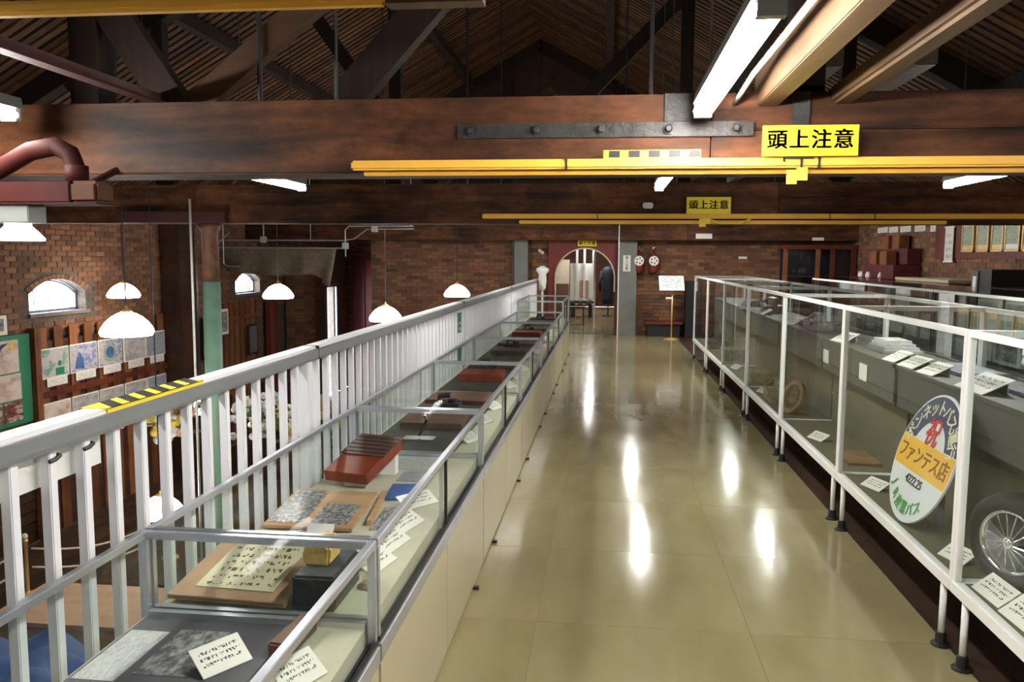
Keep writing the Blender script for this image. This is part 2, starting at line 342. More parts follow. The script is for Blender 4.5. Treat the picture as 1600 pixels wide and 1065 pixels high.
def build(mb, name, mat, parent=None, smooth=False, bevel=0.0, label=None, kind=None):
    if parent is not None: org = ORG[parent.name]
    else:
        xs = list(zip(*mb.v)); org = Vector(((min(xs[0])+max(xs[0]))/2, (min(xs[1])+max(xs[1]))/2, min(xs[2])))
    me = bpy.data.meshes.new(name); me.from_pydata([tuple(Vector(q)-org) for q in mb.v], [], mb.f); me.update()
    import bmesh
    bm = bmesh.new(); bm.from_mesh(me); bmesh.ops.recalc_face_normals(bm, faces=bm.faces)
    if bevel: bmesh.ops.bevel(bm, geom=[e for e in bm.edges if e.calc_face_angle(0) > 0.6], offset=bevel, segments=2, affect='EDGES', clamp_overlap=True)
    bm.to_mesh(me); bm.free()
    if smooth: 
        for p in me.polygons: p.use_smooth = True
    me.materials.append(MATS[mat]); o = bpy.data.objects.new(name, me); COL.objects.link(o)
    if parent is not None: o.parent = parent
    else: o.location = org
    ORG[o.name] = org
    return tag(o, label, None, None, kind)
def single(mb, name, mat, label, cat, group=None, **kw):
    return tag(build(mb, name, mat, None, **kw), label, cat, group)
def struct(mb, name, mat, **kw):
    o = build(mb, name, mat, None, **kw); o['kind'] = 'structure'; return o
def copy_tree(o, loc=None, label=None, parent=None, rot=None):
    c = o.copy(); COL.objects.link(c); c.parent = parent
    if loc is not None: c.location = loc
    if rot is not None: c.rotation_euler = rot
    if label: c['label'] = label
    for ch in o.children: copy_tree(ch, parent=c)
    if loc is not None: ORG[c.name] = Vector(loc)
    return c
def inst(src, loc, parent=None, rot=None):
    """another copy of a part, sharing its mesh"""
    c = src.copy(); COL.objects.link(c); c.parent = parent or src.parent; c.location = loc
    if rot is not None: c.rotation_euler = rot
    return c
def text_geo(body, size, depth=0.0015, bold=0.010):
    cu = bpy.data.curves.new('t', 'FONT'); cu.body = body; cu.size = size; cu.extrude = depth; cu.align_x = 'CENTER'; cu.align_y = 'CENTER'; cu.resolution_u = 3; cu.offset = size*bold
    o = bpy.data.objects.new('t', cu); COL.objects.link(o); dg = bpy.context.evaluated_depsgraph_get(); dg.update()
    me = bpy.data.meshes.new_from_object(o.evaluated_get(dg))
    vs = [tuple(q.co) for q in me.vertices]; fs = [tuple(p.vertices) for p in me.polygons]
    bpy.data.objects.remove(o); bpy.data.curves.remove(cu); bpy.data.meshes.remove(me)
    return vs, fs
def frame_mat(org, xdir, ydir):
    x = Vector(xdir).normalized(); y = Vector(ydir).normalized(); z = x.cross(y).normalized(); y = z.cross(x)
    M = Matrix((x, y, z)).transposed().to_4x4(); M.translation = org
    return M
ORD = ['first', 'second', 'third', 'fourth', 'fifth', 'sixth', 'seventh', 'eighth']

# ================================================================== THE SETTING
XL, XR, YF, YB, ZL = -7.7, 4.9, 17.2, -3.0, -2.3
# ---- gallery floor: vinyl sheets on a slab, dark boards under the wall-side cases
fl = struct(MB().box(-1.55, XR, YB, YF, -0.22, -0.004), 'floor', 'vinyl_joint')
ORG['floor'] = ORG[fl.name]
cols = [-1.55, -0.28, 0.64, 1.44]
for i in range(3):
    src = None
    for k in range(22):
        y0 = YB + k*0.92; y1 = min(y0+0.918, YF)
        if y1 - y0 > 0.9:
            if src is None: src = build(MB().box(cols[i], cols[i+1]-0.002, y0, y1, -0.006, 0), 'tile', 'vinyl', fl)
            else: inst(src, (0, k*0.92, 0))
        elif y1 > y0: build(MB().box(cols[i], cols[i+1]-0.003, y0, y1, -0.006, 0), 'tile', 'vinyl', fl)
src = None
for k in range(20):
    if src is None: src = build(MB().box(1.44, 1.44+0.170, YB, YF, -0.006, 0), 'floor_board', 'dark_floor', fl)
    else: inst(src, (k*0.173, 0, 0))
struct(MB().box(-1.60, -1.55, YB, YF, -0.30, 0.03), 'trim_1', 'grey_rail')
# ---- lower hall floor of long planks
fh = struct(MB().box(XL, -1.55, YB, 23.6, ZL-0.2, ZL-0.02), 'floor', 'mortar')
src = None
for k in range(30):
    if src is None: src = build(MB().box(XL, XL+0.2, YB, 23.6, ZL-0.02, ZL), 'plank', 'dark_floor', fh)
    else: inst(src, (k*0.205, 0, 0))
struct(MB().box(-1.55, -1.45, YB, YF, ZL, -0.22), 'wall_light_stop', 'brick_plain')  # unseen wall added under the gallery edge to stop light leaks
# ---- left wall with three segmental windows
WINS = [4.55, 10.70, 16.85]; WW = 0.60; SILL, SPR, CRN = 0.80, 1.07, 1.26
def arch_pts(c, grow=0.0, n=10):
    w = WW+grow; h = CRN-SPR; Rr = (w*w + h*h)/(2*h); cz = CRN+grow*0.8-Rr
    a = math.asin(min(1, w/Rr)); return [(c+Rr*math.sin(-a+2*a*i/n), cz+Rr*math.cos(-a+2*a*i/n)) for i in range(n+1)]
mb = MB(); f0 = XL-0.012
mb.box(-8.0, f0, YB, 20.9, ZL, SILL); mb.box(-8.0, f0, YB, 23.6, 1.42, 2.45)
mb.box(-8.0, f0, 20.9, 21.7, ZL, 1.42); mb.box(-8.0, f0, 22.5, 23.6, ZL, 1.42); mb.box(-8.0, f0, 21.7, 22.5, 0.75, 1.42)
edges = [YB] + [q for c in WINS for q in (c-WW, c+WW)] + [20.9]
for i in range(0, len(edges), 2): mb.box(-8.0, f0, edges[i], edges[i+1], SILL, 1.42)
for c in WINS:
    a = arch_pts(c); mb.strip(a, [(p[0], 1.42) for p in a], -8.0, f0, 'x')
wl = struct(mb, 'wall_left', 'mortar')
one = build(MB().box(XL-0.012, XL, 0, 0.214, 0, 0.066), 'brick', 'brick', wl, bevel=0.004)
one.location = (0, 0, 0); base = Vector((0, 0, 0)); first = True
rest = MB()
def hits_opening(y0, y1, z0, z1):
    for c in WINS:
        if y1 > c-WW-0.09 and y0 < c+WW+0.09 and z1 > SILL-0.07:
            if z0 < SPR+0.02: return True
            a = arch_pts(c, 0.09)
            if min((abs(q[0]-(y0+y1)/2), q[1]) for q in a)[1] > z0 and y1 > c-WW-0.09 and y0 < c+WW+0.09: return True
    return y1 > 21.7 and y0 < 22.5 and z0 < 0.75
cnt = 0
for j in range(25):
    z0 = 0.46 + j*0.075
    for i in range(70):
        y0 = 7.2 + i*0.225 + (0.1125 if j % 2 else 0)
        if y0 > 21.5 or hits_opening(y0, y0+0.214, z0, z0+0.066): continue
        near = 9.25 < y0 < 13.0 and 0.60 < z0 < 1.93 and cnt < 299
        jit = (rnd()-0.5)*0.006
        if near:
            cnt += 1; o = one if first else inst(one, (0, 0, 0)); first = False
            o.location = (jit, y0, z0)
        else: rest.box(XL-0.012, XL+jit, y0, y0+0.214, z0, z0+0.066)
build(rest, 'brick_courses', 'brick', wl, kind='stuff')
for c in WINS[1:]:
    a = arch_pts(c, 0.005, 15); b2 = arch_pts(c, 0.085, 15)
    for i in range(15):
        p, q, r, s = Vector(a[i]), Vector(a[i+1]), Vector(b2[i+1]), Vector(b2[i]); g = 0.05
        quad = [p.lerp(q, g), q.lerp(p, g), r.lerp(s, g), s.lerp(r, g)]
        build(MB().prism([tuple(t) for t in quad], XL-0.012, XL+0.004, 'x'), 'arch_brick', 'brick', wl)
# boards along the foot of the left wall
src = None
for k in range(9):
    if src is None: src = build(MB().box(XL, XL+0.03, YB, 20.9, ZL+0.01, ZL+0.14), 'plank', 'dark_plank', wl)
    else: inst(src, (0.008*(k % 2), 0, k*0.147))
for n, c in enumerate(WINS):
    w = thing('window_%d' % (n+1), None, None, (XL, c, SILL), kind='structure')
    a = arch_pts(c, -0.02); ai = arch_pts(c, -0.045)
    fr = MB(); fr.strip(ai, a, -7.90, -7.86, 'x'); fr.box(-7.90, -7.86, c-WW, c-WW+0.03, SILL, SPR); fr.box(-7.90, -7.86, c+WW-0.03, c+WW, SILL, SPR); fr.box(-7.90, -7.86, c-WW, c+WW, SILL, SILL+0.03)
    build(fr, 'window_frame', 'window_frame', w)
    for dy in (-0.30, 0.02, 0.32): build(MB().box(-7.89, -7.87, c+dy-0.008, c+dy+0.008, SILL+0.05, CRN-0.04-abs(dy)*0.25), 'muntin', 'window_frame', w)
    build(MB().strip([(q[0], SILL+0.04) for q in ai], ai, -7.885, -7.879, 'x'), 'pane', 'clear_glass', w)
    build(MB().box(-7.86, XL+0.03, c-WW-0.04, c+WW+0.04, SILL-0.05, SILL), 'window_sill', 'stone_sill', w)
# ---- far wall with a rectangular opening behind the red arch panel
AX0, AX1 = -1.07, 0.16; ACX = (AX0+AX1)/2; AR = (AX1-AX0)/2; ASP = 1.80-AR
mb = MB(); mb.box(-5.07, -1.13, YF+0.012, 17.5, ZL, 2.6); mb.box(0.2, XR, YF+0.012, 17.5, -0.2, 2.6); mb.box(-1.13, 0.2, YF+0.012, 17.5, 1.9, 2.6); mb.box(-1.13, 0.2, YF+0.012, 17.5, ZL, 0)
wf = struct(mb, 'wall_far', 'mortar')
def brick_field(parent, plane, a0, a1, z0, z1, pos, sgn, skip=None):
    m2 = MB(); nz = int((z1-z0)/0.075); na = int((a1-a0)/0.225)
    for j in range(nz):
        for i in range(na):
            a = a0 + i*0.225 + (0.1125 if j % 2 else 0); z = z0 + j*0.075; a2 = min(a+0.214, a1)
            if a2-a < 0.03: continue
            d = 0.012; q = (rnd()-0.5)*0.006
            if plane == 'y': m2.box(a, a2, pos+q, pos+d, z, z+0.066)
            else: m2.box(pos-q*0-d if sgn > 0 else pos+q, pos+q if sgn > 0 else pos+d, a, a2, z, z+0.066)
    return build(m2, 'brick_courses', 'brick', parent, kind='stuff')
brick_field(wf, 'y', -5.07, -1.22, -0.6, 2.3, YF, -1)
brick_field(wf, 'y', 0.2, XR, 0.02, 2.3, YF, -1)
# ---- recess at the back left of the hall
wr = struct(MB().box(-8.0, -5.07, 23.6, 23.9, ZL, 2.45), 'wall_back', 'brick_plain')
struct(MB().box(-5.07, -4.9, 17.5, 23.6, ZL, 4.0), 'wall_recess', 'brick_plain')
struct(MB().box(-8.0, 6.0, YB-0.3, YB, ZL-0.2, 2.45), 'wall_behind', 'brick_plain')
wri = struct(MB().box(XR+0.012, 5.2, YB, 17.5, -0.2, 2.45), 'wall_right', 'mortar')
brick_field(wri, 'x', 7.0, YF, 0.9, 2.3, XR, -1)
brick_field(wr, 'y', -7.7, -5.07, -1.0, 2.4, 23.588, -1)
# red framed timber door in the recess, dark
d = thing('door_2', None, None, (-6.9, 23.55, ZL), kind='structure')
build(MB().box(-7.55, -6.35, 23.50, 23.588, ZL, 1.62), 'door_frame', 'red_wood', d)
for i in range(3): build(MB().box(-7.45+i*0.35, -7.13+i*0.35, 23.46, 23.5, ZL+0.1, 1.5), 'door_panel', 'red_panel', d)
# arched doorway to the daylight in the left wall
d = thing('door_3', None, None, (XL, 22.1, ZL), kind='structure')
build(MB().box(-7.75, -7.66, 21.62, 21.7, ZL, 0.80).box(-7.75, -7.66, 22.5, 22.58, ZL, 0.80).box(-7.75, -7.66, 21.62, 22.58, 0.75, 0.83), 'door_frame', 'window_frame', d)
build(MB().box(-7.9, -7.895, 21.7, 22.5, ZL, 0.75), 'pane', 'clear_glass', d)
# ---- red arch panel on the far wall
d = thing('door_1', None, None, (ACX, 17.1, 0), kind='structure')
arc = [(ACX+AR*math.cos(PI-PI*i/20), ASP+AR*math.sin(PI-PI*i/20)) for i in range(21)]
pn = MB(); pn.box(-1.22, AX0, 17.08, YF, 0, 1.99); pn.box(AX1, 0.21, 17.08, YF, 0, 1.99); pn.strip(arc, [(p[0], 1.99) for p in arc], 17.08, YF, 'y')
build(pn, 'arch_panel', 'red_panel', d)
build(MB().tube([(AX0, 17.07, 0.25)] + [(p[0], 17.07, p[1]) for p in arc] + [(AX1, 17.07, 0.9)], 0.017, 6), 'arch_trim', 'rope', d)
# ---- room beyond the arch
fn = struct(MB().box(-3.2, 1.6, 17.2, 27, -0.2, -0.001), 'floor', 'vinyl')
mb = MB(); mb.box(-3.3, -3.2, 17.5, 27, 0, 2.6); mb.box(1.6, 1.7, 17.5, 27, 0, 2.6)
struct(mb, 'wall_annex', 'cream_wall'); struct(MB().box(-3.3, 1.7, 27, 27.1, 0, 2.6), 'wall_annex', 'red_wood')
struct(MB().box(-3.3, 1.7, 17.5, 27.1, 2.5, 2.6), 'ceiling', 'truss_wood')
# ---- roof
RX, EZ, SL = -1.4, 2.42, 0.56
def roof_z(x): return EZ + (x-XL)*SL if x < RX else EZ + (XR-x)*SL*(RX-XL)/(XR-RX)
RZ = roof_z(RX)
mb = MB(); mb.prism([(XL-0.3, EZ-0.17+0.08), (RX, RZ+0.08), (XR+0.3, EZ-0.17+0.08), (XR+0.3, EZ+0.2), (RX, RZ+0.35), (XL-0.3, EZ+0.2)], YB-0.3, 23.9, 'y')
ce = struct(mb, 'ceiling', 'dark_plank')
mb = MB(); mb.prism([(XL, 2.4), (RX, RZ+0.1), (XR, 2.4)], YF, 17.5, 'y'); struct(mb, 'wall_gable', 'dark_plank')
mb = MB(); mb.prism([(XL, 2.4), (RX, RZ+0.1), (XR, 2.4)], YB-0.3, YB, 'y'); struct(mb, 'wall_gable', 'dark_plank')
mb = MB(); mb.prism([(XL, 2.4), (RX, RZ+0.1), (-1.4, 2.4)], 23.6, 23.9, 'y'); struct(mb, 'wall_gable', 'dark_plank')
for side in (0, 1):
    xa, xb = (XL, RX) if side == 0 else (XR, RX)
    src = None
    for k in range(145):
        y0 = -2.0 + k*0.135
        if y0 > 17.0: break
        if src is None: src = build(MB().bar((xa, y0, EZ+0.04), (xb, y0, RZ+0.04), 0.085, 0.05), 'roof_board', 'roof_wood', ce)
        else: inst(src, (0, k*0.135, 0))
    for t in (0.22, 0.5, 0.78):
        x = xa+(xb-xa)*t; z = EZ+(RZ-EZ)*t
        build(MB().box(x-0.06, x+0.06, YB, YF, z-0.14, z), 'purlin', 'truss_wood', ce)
# ---- trusses
def truss(y0, y1, zb, zt, label):
    yc = (y0+y1)/2; t = thing('roof_truss', label, 'roof truss', (RX, yc, zb))
    joint = 0.37 if y0 < 5 else 1.6
    build(MB().box(XL, joint-0.002, y0, y1, zb, zt), 'tie_beam', 'beam_wood', t, bevel=0.006)
    build(MB().box(joint+0.002, XR, y0, y1, zb, zt-0.135), 'tie_beam', 'beam_wood', t, bevel=0.006)
    build(MB().box(joint+0.002, XR, y0+0.004, y1, zt-0.132, zt), 'tie_beam', 'beam_wood', t, bevel=0.006)
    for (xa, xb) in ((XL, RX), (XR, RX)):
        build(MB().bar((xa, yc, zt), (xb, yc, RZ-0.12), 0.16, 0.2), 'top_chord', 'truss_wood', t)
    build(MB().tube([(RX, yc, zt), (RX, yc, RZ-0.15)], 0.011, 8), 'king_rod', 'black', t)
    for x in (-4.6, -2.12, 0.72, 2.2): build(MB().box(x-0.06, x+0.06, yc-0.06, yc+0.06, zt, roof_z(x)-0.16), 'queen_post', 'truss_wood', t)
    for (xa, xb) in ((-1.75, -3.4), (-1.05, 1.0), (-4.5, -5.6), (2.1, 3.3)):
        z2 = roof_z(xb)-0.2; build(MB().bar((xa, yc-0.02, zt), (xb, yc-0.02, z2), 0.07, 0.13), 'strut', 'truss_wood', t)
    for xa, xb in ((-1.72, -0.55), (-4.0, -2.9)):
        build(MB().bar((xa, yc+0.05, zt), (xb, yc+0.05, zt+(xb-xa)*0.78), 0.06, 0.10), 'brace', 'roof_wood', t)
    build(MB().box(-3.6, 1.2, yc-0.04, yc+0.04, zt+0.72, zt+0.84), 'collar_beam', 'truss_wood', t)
    for x in (-1.05, 0.15): build(MB().tube([(x, yc-0.1, zt), (x, yc-0.1, roof_z(x)-0.1)], 0.008, 6), 'tie_rod', 'black', t)
    return t
t1 = truss(3.10, 3.34, 1.92, 2.20, 'dark timber roof truss whose tie beam carries a black bolted iron plate')
t2 = truss(8.00, 8.25, 1.93, 2.32, 'dark timber roof truss standing on the green iron column')
t3 = truss(16.75, 17.0, 1.965, 2.35, 'dark timber roof truss against the brick wall above the red arch')
pl = build(MB().box(-0.57, 0.52, 3.086, 3.10, 2.045, 2.098), 'splice_plate', 'iron', t1, bevel=0.002, label='black iron plate with five bolts')
for x in (-0.515, -0.27, -0.03, 0.215, 0.455):
    M = Matrix.Translation((x, 3.086, 2.072)) @ Matrix.Rotation(PI/2, 4, 'X')
    build(MB().lathe([(0.021, 0), (0.021, 0.006)], n=16, M=M).lathe([(0.0145, 0.006), (0.0145, 0.020), (0.010, 0.024)], n=6, M=M), 'bolt', 'iron', pl)
build(MB().box(0.655, 0.715, 3.094, 3.10, 2.07, 2.20), 'strap', 'iron', t1)
build(MB().box(0.20, 0.30, 3.094, 3.1, 2.10, 2.20), 'strap', 'iron', t1)
# joists running along the gallery, let into the tie beams
for (x0, x1, z0, z1, y0, y1, lab) in ((0.53, 0.605, 2.15, 2.31, YB, 3.16, 'deep lit timber joist beside the fluorescent lamp'),
        (0.79, 0.865, 2.155, 2.225, YB, 3.16, 'slim round-edged timber joist behind the iron strap'),
        (0.80, 0.88, 2.33, 2.45, 3.3, 8.2, 'deep timber joist between the two bolted trusses, above the yellow bar'),
        (1.14, 1.22, 2.33, 2.45, 3.3, 8.2, 'timber joist between the two trusses, nearer the right wall')):
    single(MB().box(x0, x1, y0, y1, z0, z1), 'ceiling_joist', 'joist_wood', lab, 'joist', bevel=0.012 if z1-z0 < 0.1 else 0.004)
single(MB().box(-1.83, -1.775, YB, 3.3, 2.202, 2.215).box(-1.81, -1.795, YB, 3.3, 2.215, 2.245), 'steel_beam', 'red_steel', 'red painted steel beam resting on the near tie beam', 'beam')

# ================================================================== RAILING
RLX = -1.42
ra = thing('railing', 'white baluster railing with grey cap rail between gallery and lower hall', 'railing', (RLX, 7, 0))
Y0R, Y1R = -1.6, 16.7
cap = MB().prism([(RLX-0.045, 1.105), (RLX+0.036, 1.105), (RLX+0.040, 1.118), (RLX+0.040, 1.150), (RLX+0.034, 1.156), (RLX-0.045, 1.156)], Y0R, Y1R, 'y')
capo = build(cap, 'cap_rail', 'grey_rail', ra)
build(MB().prism([(RLX-0.048, 1.156), (RLX+0.026, 1.156), (RLX+0.026, 1.160), (RLX+0.020, 1.168), (RLX-0.040, 1.168), (RLX-0.048, 1.160)], Y0R, Y1R, 'y'), 'cap_top', 'white_rail', ra)
for y in (-0.3, 3.78, 7.86, 11.9): build(MB().box(RLX-0.046, RLX+0.041, y-0.002, y+0.002, 1.106, 1.170), 'joint', 'dark_metal', capo)
build(MB().box(RLX-0.018, RLX+0.018, Y0R, Y1R, 0.05, 0.085), 'bottom_rail', 'white_rail', ra)
src = None; yb0 = 1.758 - 0.139*24
for k in range(132):
    y = yb0 + 0.139*k
    if y > 16.6: break
    if src is None:
        src = build(MB().box(RLX-0.015, RLX+0.015, y-0.015, y+0.015, 0.085, 1.105), 'baluster', 'white_rail', ra, bevel=0.003)
    else: inst(src, (0, 0.139*k, 0))
for y in (-0.26, 3.69, 7.95, 11.85, 15.4):
    build(MB().box(RLX-0.03, RLX+0.03, y-0.03, y+0.03, 0.0, 1.105), 'post', 'white_rail', ra, bevel=0.004)
tp = build(MB().box(RLX-0.050, RLX+0.030, 2.11, 2.66, 1.1675, 1.1705).box(RLX+0.0255, RLX+0.030, 2.11, 2.66, 1.145, 1.17), 'hazard_tape', 'tape_yellow', ra, label='yellow and black striped warning tape')
for k in range(6):
    y = 2.15 + k*0.088
    build(MB().prism([(RLX-0.0505, y+0.045), (RLX+0.0305, y-0.02), (RLX+0.0305, y+0.03), (RLX-0.0505, y+0.095)], 1.1703, 1.1712, 'z'), 'stripe', 'black', tp)
single(MB().box(RLX-0.04, RLX-0.03, 0.9, 2.16, 1.0, 1.095), 'notice_board', 'white_card', 'plain white board tied behind the railing under its cap', 'board')
for y in (1.897, 2.036):
    single(MB().tube([(RLX+0.019, y-0.02, 1.075), (RLX+0.022, y, 1.078), (RLX+0.018, y+0.022, 1.082), (RLX-0.0, y+0.024, 1.083)], 0.006, 6), 'cable_tie', 'black', 'black cable tie round a baluster by the white board', 'cable tie', 'cable ties on the railing')
for z0, z1, lab in ((0.88, 1.07, 'tall green sign with white marks fixed to a railing post'), (0.58, 0.73, 'small dark green plate low on a railing post')):
    g = thing('railing_sign', lab, 'sign', (RLX+0.035, 7.7, z0))
    build(MB().box(RLX+0.018, RLX+0.026, 7.60, 7.76, z0, z1), 'plate', 'board_green', g)
    if z1-z0 > 0.17: build(MB().box(RLX+0.026, RLX+0.028, 7.64, 7.72, z0+0.02, z0+0.05).box(RLX+0.026, RLX+0.028, 7.63, 7.73, z0+0.08, z0+0.10), 'mark', 'white_card', g)
# something pale draped over the end of the railing
cv = thing('covered_lamp', 'white hooded covered fitting at the end of the railing by the arch', 'covered fitting', (-1.28, 16.3, 0))
build(MB().tube([(-1.28, 16.3, 0), (-1.28, 16.3, 1.2)], 0.02, 8), 'stem', 'white_paint', cv)
build(MB().lathe([(0.04, 0.95), (0.07, 1.0), (0.085, 1.15), (0.075, 1.27), (0.13, 1.34), (0.12, 1.39), (0.05, 1.43), (0.01, 1.44)], (-1.28, 16.3, 0), 12), 'hood', 'white_paint', cv, True)

# ================================================================== LEFT DISPLAY CASES
CX0, CX1 = -1.31, -0.62; DZ = 0.57
def left_case(y0, y1, zt, label, doors=2):
    t = thing('display_case', label, 'display case', ((CX0+CX1)/2, (y0+y1)/2, 0), 'low glass cases along the railing')
    e = 0.006; a, b2 = y0+e, y1-e
    build(MB().box(CX0+0.01, CX1-0.02, a, b2, 0.03, 0.50), 'cabinet_body', 'cream', t)
    build(MB().box(CX0+0.03, CX1-0.05, a+0.01, b2-0.01, 0.0, 0.03), 'plinth', 'black', t)
    L = (b2-a)/doors
    for i in range(doors):
        dr = build(MB().box(CX1-0.018, CX1+0.004, a+i*L+0.003, a+(i+1)*L-0.003, 0.012, 0.46), 'door', 'cream', t, bevel=0.002)
    for y in (a+0.32, b2-0.32): build(MB().box(CX1+0.004, CX1+0.032, y-0.012, y+0.012, 0.002, 0.014), 'floor_catch', 'black', t)
    ch = build(MB().box(CX1-0.03, CX1+0.008, a, b2, 0.462, 0.515), 'channel', 'aluminium', t, bevel=0.003)
    build(MB().box(CX1-0.026, CX1-0.002, a, b2, 0.515, 0.522).box(CX1-0.004, CX1+0.003, a, b2, 0.52, 0.535).box(CX1-0.018, CX1-0.013, a, b2, 0.52, 0.532), 'sliding_track', 'dark_metal', ch)
    build(MB().box(CX0+0.012, CX1-0.03, a+0.01, b2-0.01, 0.50, DZ), 'deck', 'deck_cloth', t)
    s = 0.022
    build(MB().box(CX1-s, CX1, a, b2, zt-s, zt), 'top_rail', 'aluminium', t, bevel=0.002)
    build(MB().box(CX0, CX0+s, a, b2, zt-s, zt), 'top_rail', 'aluminium', t, bevel=0.002)
    for y in (a, b2-s): build(MB().box(CX0+s, CX1-s, y, y+s, zt-s, zt), 'end_rail', 'aluminium', t, bevel=0.002)
    for y in (a, b2-s):
        for x in (CX0, CX1-s): build(MB().box(x, x+s, y, y+s, 0.50, zt-s), 'corner_post', 'aluminium', t, bevel=0.002)
        build(MB().box(CX0+s, CX1-0.03, y, y+s, DZ, DZ+0.016), 'end_sill', 'aluminium', t)
    build(MB().box(CX0+0.004, CX1-0.004, a+0.004, b2-0.004, zt, zt+0.005), 'top_pane', 'top_glass', t)
    mid = (a+b2)/2
    p1 = build(MB().box(CX1-0.009, CX1-0.004, a+s, mid+0.03, 0.53, zt-s), 'sliding_pane', 'case_glass', t)
    p2 = build(MB().box(CX1-0.019, CX1-0.014, mid-0.03, b2-s, 0.53, zt-s), 'sliding_pane', 'case_glass', t)
    build(MB().box(CX1-0.012, CX1-0.001, mid+0.02, mid+0.034, 0.53, zt-s), 'pane_edge', 'dark_metal', p1)
    build(MB().box(CX1-0.022, CX1-0.011, mid-0.034, mid-0.02, 0.53, zt-s), 'pane_edge', 'aluminium', p2)
    build(MB().box(CX0+0.006, CX0+0.011, a+s, b2-s, DZ, zt-s), 'back_pane', 'case_glass', t)
    for y in (a+0.008, b2-0.013): build(MB().box(CX0+s, CX1-s, y, y+0.005, DZ+0.016, zt-s), 'end_pane', 'case_glass', t)
    return t
LJ = [0.18, 2.13, 4.08, 6.0, 7.9, 9.85, 11.8]
for i in range(6):
    left_case(LJ[i], LJ[i+1], 0.82, 'low glass-topped cream display case along railing, %s from the taller end case' % ORD[5-i])
left_case(11.9, 13.75, 0.97, 'taller glass-topped display case closing the railing row near the arch')

# ---- helpers for exhibits
def card(x, y, z, w, d, yaw, tilt, label, group=None, mat='card_print', name='caption_card', th=0.003):
    """printed card: its lower edge at z, leaning back by 'tilt', width along local x"""
    M = Matrix.Translation((x, y, z)) @ Matrix.Rotation(yaw, 4, 'Z') @ Matrix.Rotation(tilt, 4, 'X')
    t = thing(name, label, 'card', (x, y, z), group)
    o = MB().box(-w/2, w/2, 0, d, 0, th)
    me = build(o, 'sheet', mat, None); me.location = (0, 0, 0); me.parent = t
    vs = me.data.vertices; org = ORG[me.name]
    for v in vs: v.co = v.co + org
    t.rotation_euler = (Matrix.Rotation(yaw, 4, 'Z') @ Matrix.Rotation(tilt, 4, 'X')).to_euler()
    if tilt > 0.15:
        st = build(MB().box(-w/2*0.7, w/2*0.7, d*0.9, d*0.93, -d*0.9*math.sin(tilt)*0.98, 0), 'stand', 'white_card', None); org = ORG[st.name]
        for v in st.data.vertices:
            q = v.co + org
            # leg dropped plumb from the card's upper back edge
            yy = q.y; zz = q.z
            if zz < -1e-4: q = Vector((q.x, yy*math.cos(tilt)**2, -yy*math.cos(tilt)*math.sin(tilt)))
            v.co = q
        st.parent = t; st.location = (0, 0, 0)
    return t
def sheet(x0, x1, y0, y1, z, mat, label, cat='photograph', th=0.003, rot=0.0, group=None, name='photograph'):
    cx, cy = (x0+x1)/2, (y0+y1)/2; w, h = x1-x0, y1-y0
    me = single(MB().box(cx-w/2, cx+w/2, cy-h/2, cy+h/2, z, z+th), name, mat, label, cat, group); me.rotation_euler.z = rot
    return me
def solid(mb, name, mat, label, cat, rot=0.0, **kw):
    o = single(mb, name, mat, label, cat, **kw); o.rotation_euler.z = rot; return o
Z0 = DZ + 0.001
# ---- case nearest (0.18 - 2.13)
single(MB().box(-1.292, -0.80, 0.6, 2.098, Z0-0.0005, Z0+0.0008), 'felt_mat', 'grey_folder', 'large dark grey felt mat covering the floor of the nearest case', 'mat')
Z0 += 0.001
f = thing('photo_folder', 'dark grey folder holding two mounted black-and-white photographs', 'folder', (-1.08, 1.72, Z0))
build(MB().box(-1.28, -0.845, 1.45, 2.07, Z0, Z0+0.006), 'cover', 'grey_folder', f)
build(MB().box(-1.275, -1.165, 1.74, 2.0, Z0+0.006, Z0+0.008), 'print', 'sheet_grey', f)
build(MB().box(-1.14, -1.0, 1.78, 2.02, Z0+0.006, Z0+0.008), 'print', 'photo_bw_0', f)
sheet(-1.26, -0.98, 1.0, 1.40, Z0, 'photo_bw_1', 'large black-and-white photograph lying at the open end of the first case', rot=0.05)
card(-0.915, 1.83, Z0+0.0068, 0.135, 0.085, 1.0, 0.62, 'white caption card propped beside the dark grey folder')
card(-0.70, 1.80, Z0, 0.13, 0.085, 1.1, 0.62, 'white caption card propped against the first sliding pane')
solid(MB().box(-0.838, -0.785, 1.90, 2.08, Z0, Z0+0.045), 'notebook', 'book_brown', 'worn brown notebook between two white caption cards', 'book', -0.1, bevel=0.006)
sheet(-0.80, -0.66, 1.25, 1.6, Z0, 'doc_print', 'small cream leaflet lying by the first sliding pane', 'leaflet', name='leaflet')
Z0 -= 0.001
# ---- second case (2.13 - 4.08)
f = thing('document_folder', 'large tan folder tilted on a stand with a cream printed document', 'folder', (-1.12, 2.17, Z0))
M = Matrix.Translation((-1.10, 2.185, Z0+0.012)) @ Matrix.Rotation(-0.06, 4, 'Z') @ Matrix.Rotation(0.16, 4, 'X')
build(MB().box(-0.185, 0.19, 0, 0.40, 0, 0.008, M).box(-0.185, 0.19, 0.0, 0.40, 0.010, 0.016, M), 'cover', 'tan_folder', f, bevel=0.002)
o = build(MB().box(-0.12, 0.13, 0.05, 0.37, 0.017, 0.0195, M), 'document', 'doc_print', f)
build(MB().box(-1.25, -0.95, 2.48, 2.56, Z0, Z0+0.055), 'stand', 'white_card', f)
bl = thing('stone_block', 'black speckled block behind the first glass end', 'stone block', (-0.86, 2.31, Z0))
build(MB().box(-0.895, -0.765, 2.19, 2.43, Z0, Z0+0.105), 'block', 'stone_black', bl, bevel=0.008)
wd = MB().prism([(-0.945, 0), (-0.865, 0), (-0.86, 0.055), (-0.885, 0.075), (-0.93, 0.07), (-0.95, 0.045)], 2.27, 2.38, 'y', Matrix.Translation((0.055, 0, Z0+0.105)))
